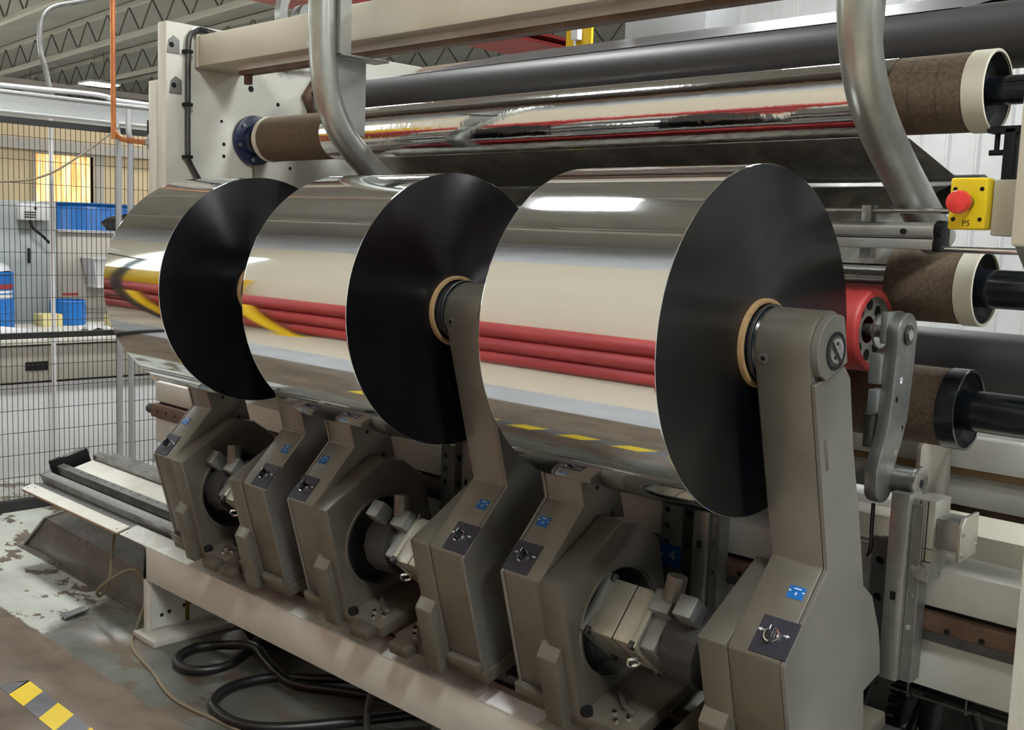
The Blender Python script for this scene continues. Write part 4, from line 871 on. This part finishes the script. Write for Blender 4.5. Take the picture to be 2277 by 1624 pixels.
def drum(nm, x, y, z0, z1, r, lab, mt='blue_plastic'):
    t = thing(nm, (x, y, AX + z0), lab, 'drum', 'blue drums in the store corner')
    h = z1 - z0
    MB().lathe([(0, .001), (0, r * .93), (.02 * h, r), (.30 * h, r), (.32 * h, r * 1.025), (.34 * h, r), (.64 * h, r), (.66 * h, r * 1.025), (.68 * h, r), (.97 * h, r), (h, r * .95), (h, .001)], 0, 0, n=40).map(lambda p: (x + p[1], y + p[2], z0 + p[0])).build('drum_body', mt, t)
    MB().lathe([(h - .01, r * .96), (h + .01, r * 1.01), (h + .02, r * .97)], 0, 0, n=40).map(lambda p: (x + p[1], y + p[2], z0 + p[0])).build('drum_rim', mt, t)
    return t
d1 = drum('blue_drum', -6.05, .72, -.50, -.16, .20, 'blue drum with red and white stickers on the bench')
MB().lathe([(.255, .2015), (.285, .2015)], 0, 0, n=10, a0=.1, a1=.9).map(lambda p: (-6.05 + p[1], .72 + p[2], -.50 + p[0])).build('red_sticker', 'red_paint', d1)
MB().lathe([(.195, .2015), (.245, .2015)], 0, 0, n=10, a0=.25, a1=.85).map(lambda p: (-6.05 + p[1], .72 + p[2], -.50 + p[0])).build('white_sticker', 'paper', d1)
lid = MB().lathe([(0, .19), (.04, .17), (.07, .09), (.075, .001)], 0, 0, n=26).map(lambda p: (-6.05 + p[1] + random.uniform(-.01, .01), .72 + p[2] + random.uniform(-.01, .01), -.14 + p[0] + random.uniform(-.006, .01)))
tag(lid.build('plastic_cover', 'bag_clear', angle=15), 'crumpled clear plastic over the blue drum on the bench', 'plastic')
drum('blue_drum', -6.12, 1.31, -.50, -.355, .115, 'low blue drum on the bench beside the yellow box')
drum('blue_tank', -7.75, 2.22, -1.33, .325, .40, 'large blue tank standing behind the beige cabinet')
tag(MB().lathe([(0, .001), (.01, .10), (.06, .13), (.10, .10), (.13, .001)], 0, 0, n=24).map(lambda p: (-6.62 + p[1], 1.98 + p[2] * 1.5 + random.uniform(-.01, .01), .13 + p[0] + random.uniform(-.008, .008))).build('black_bag', 'bag_black', angle=15), 'shiny black bag lying on the beige cabinet', 'bag')

# ================================================================== OVERHEAD BACKGROUND BEHIND THE MACHINE
ru = thing('crane_girder', (-8.76, 7, AX + 2.6), 'red crane girder crossing under the roof behind the machine', 'crane girder')
MB().box((-9.22, 2.0, 2.60), (-8.30, 13.0, 2.64)).build('bottom_flange', 'red_paint', ru)
MB().box((-8.80, 2.0, 2.64), (-8.72, 13.0, 2.70)).build('web', 'red_paint', ru)
MB().box((-9.22, 2.0, 2.70), (-8.30, 13.0, 2.74)).build('top_flange', 'red_paint', ru)
yc = thing('yellow_column', (-5.75, 6.0, 0), 'yellow steel column with a grey junction box behind the machine', 'column')
MB().box((-5.90, 6.0, -1.33), (-5.78, 6.03, 2.25)).build('flange', 'yellow_paint', yc)
MB().box((-5.70, 6.0, -1.33), (-5.59, 6.03, 2.28)).build('flange', 'yellow_paint', yc)
MB().box((-5.79, 6.02, -1.33), (-5.69, 6.06, 2.25)).build('web', 'yellow_paint', yc)
MB().box((-5.77, 5.92, 2.04), (-5.69, 5.99, 2.14)).build('junction_box', 'white_plastic', yc, bevel=.005)
MB().cyl((-5.745, 5.95, 1.0), (-5.745, 5.95, 3.2), .012, n=10).build('conduit', 'white_plastic', yc)
dg = MB().box((-6.0, 7.0, 2.02), (-5.02, 7.6, 3.0)).build('air_duct', 'duct_grey', bevel=.01); tag(dg, 'grey square air duct before the ribbed wall', 'duct')
pa = MB().tube([(-7.6, 7.5, 2.75), (-5.6, 6.2, 2.26), (-5.2, 6.4, 2.30)], .022, n=10).build('slant_pipe', 'white_plastic'); tag(pa, 'thin white slanting pipe beside the yellow column', 'pipe')
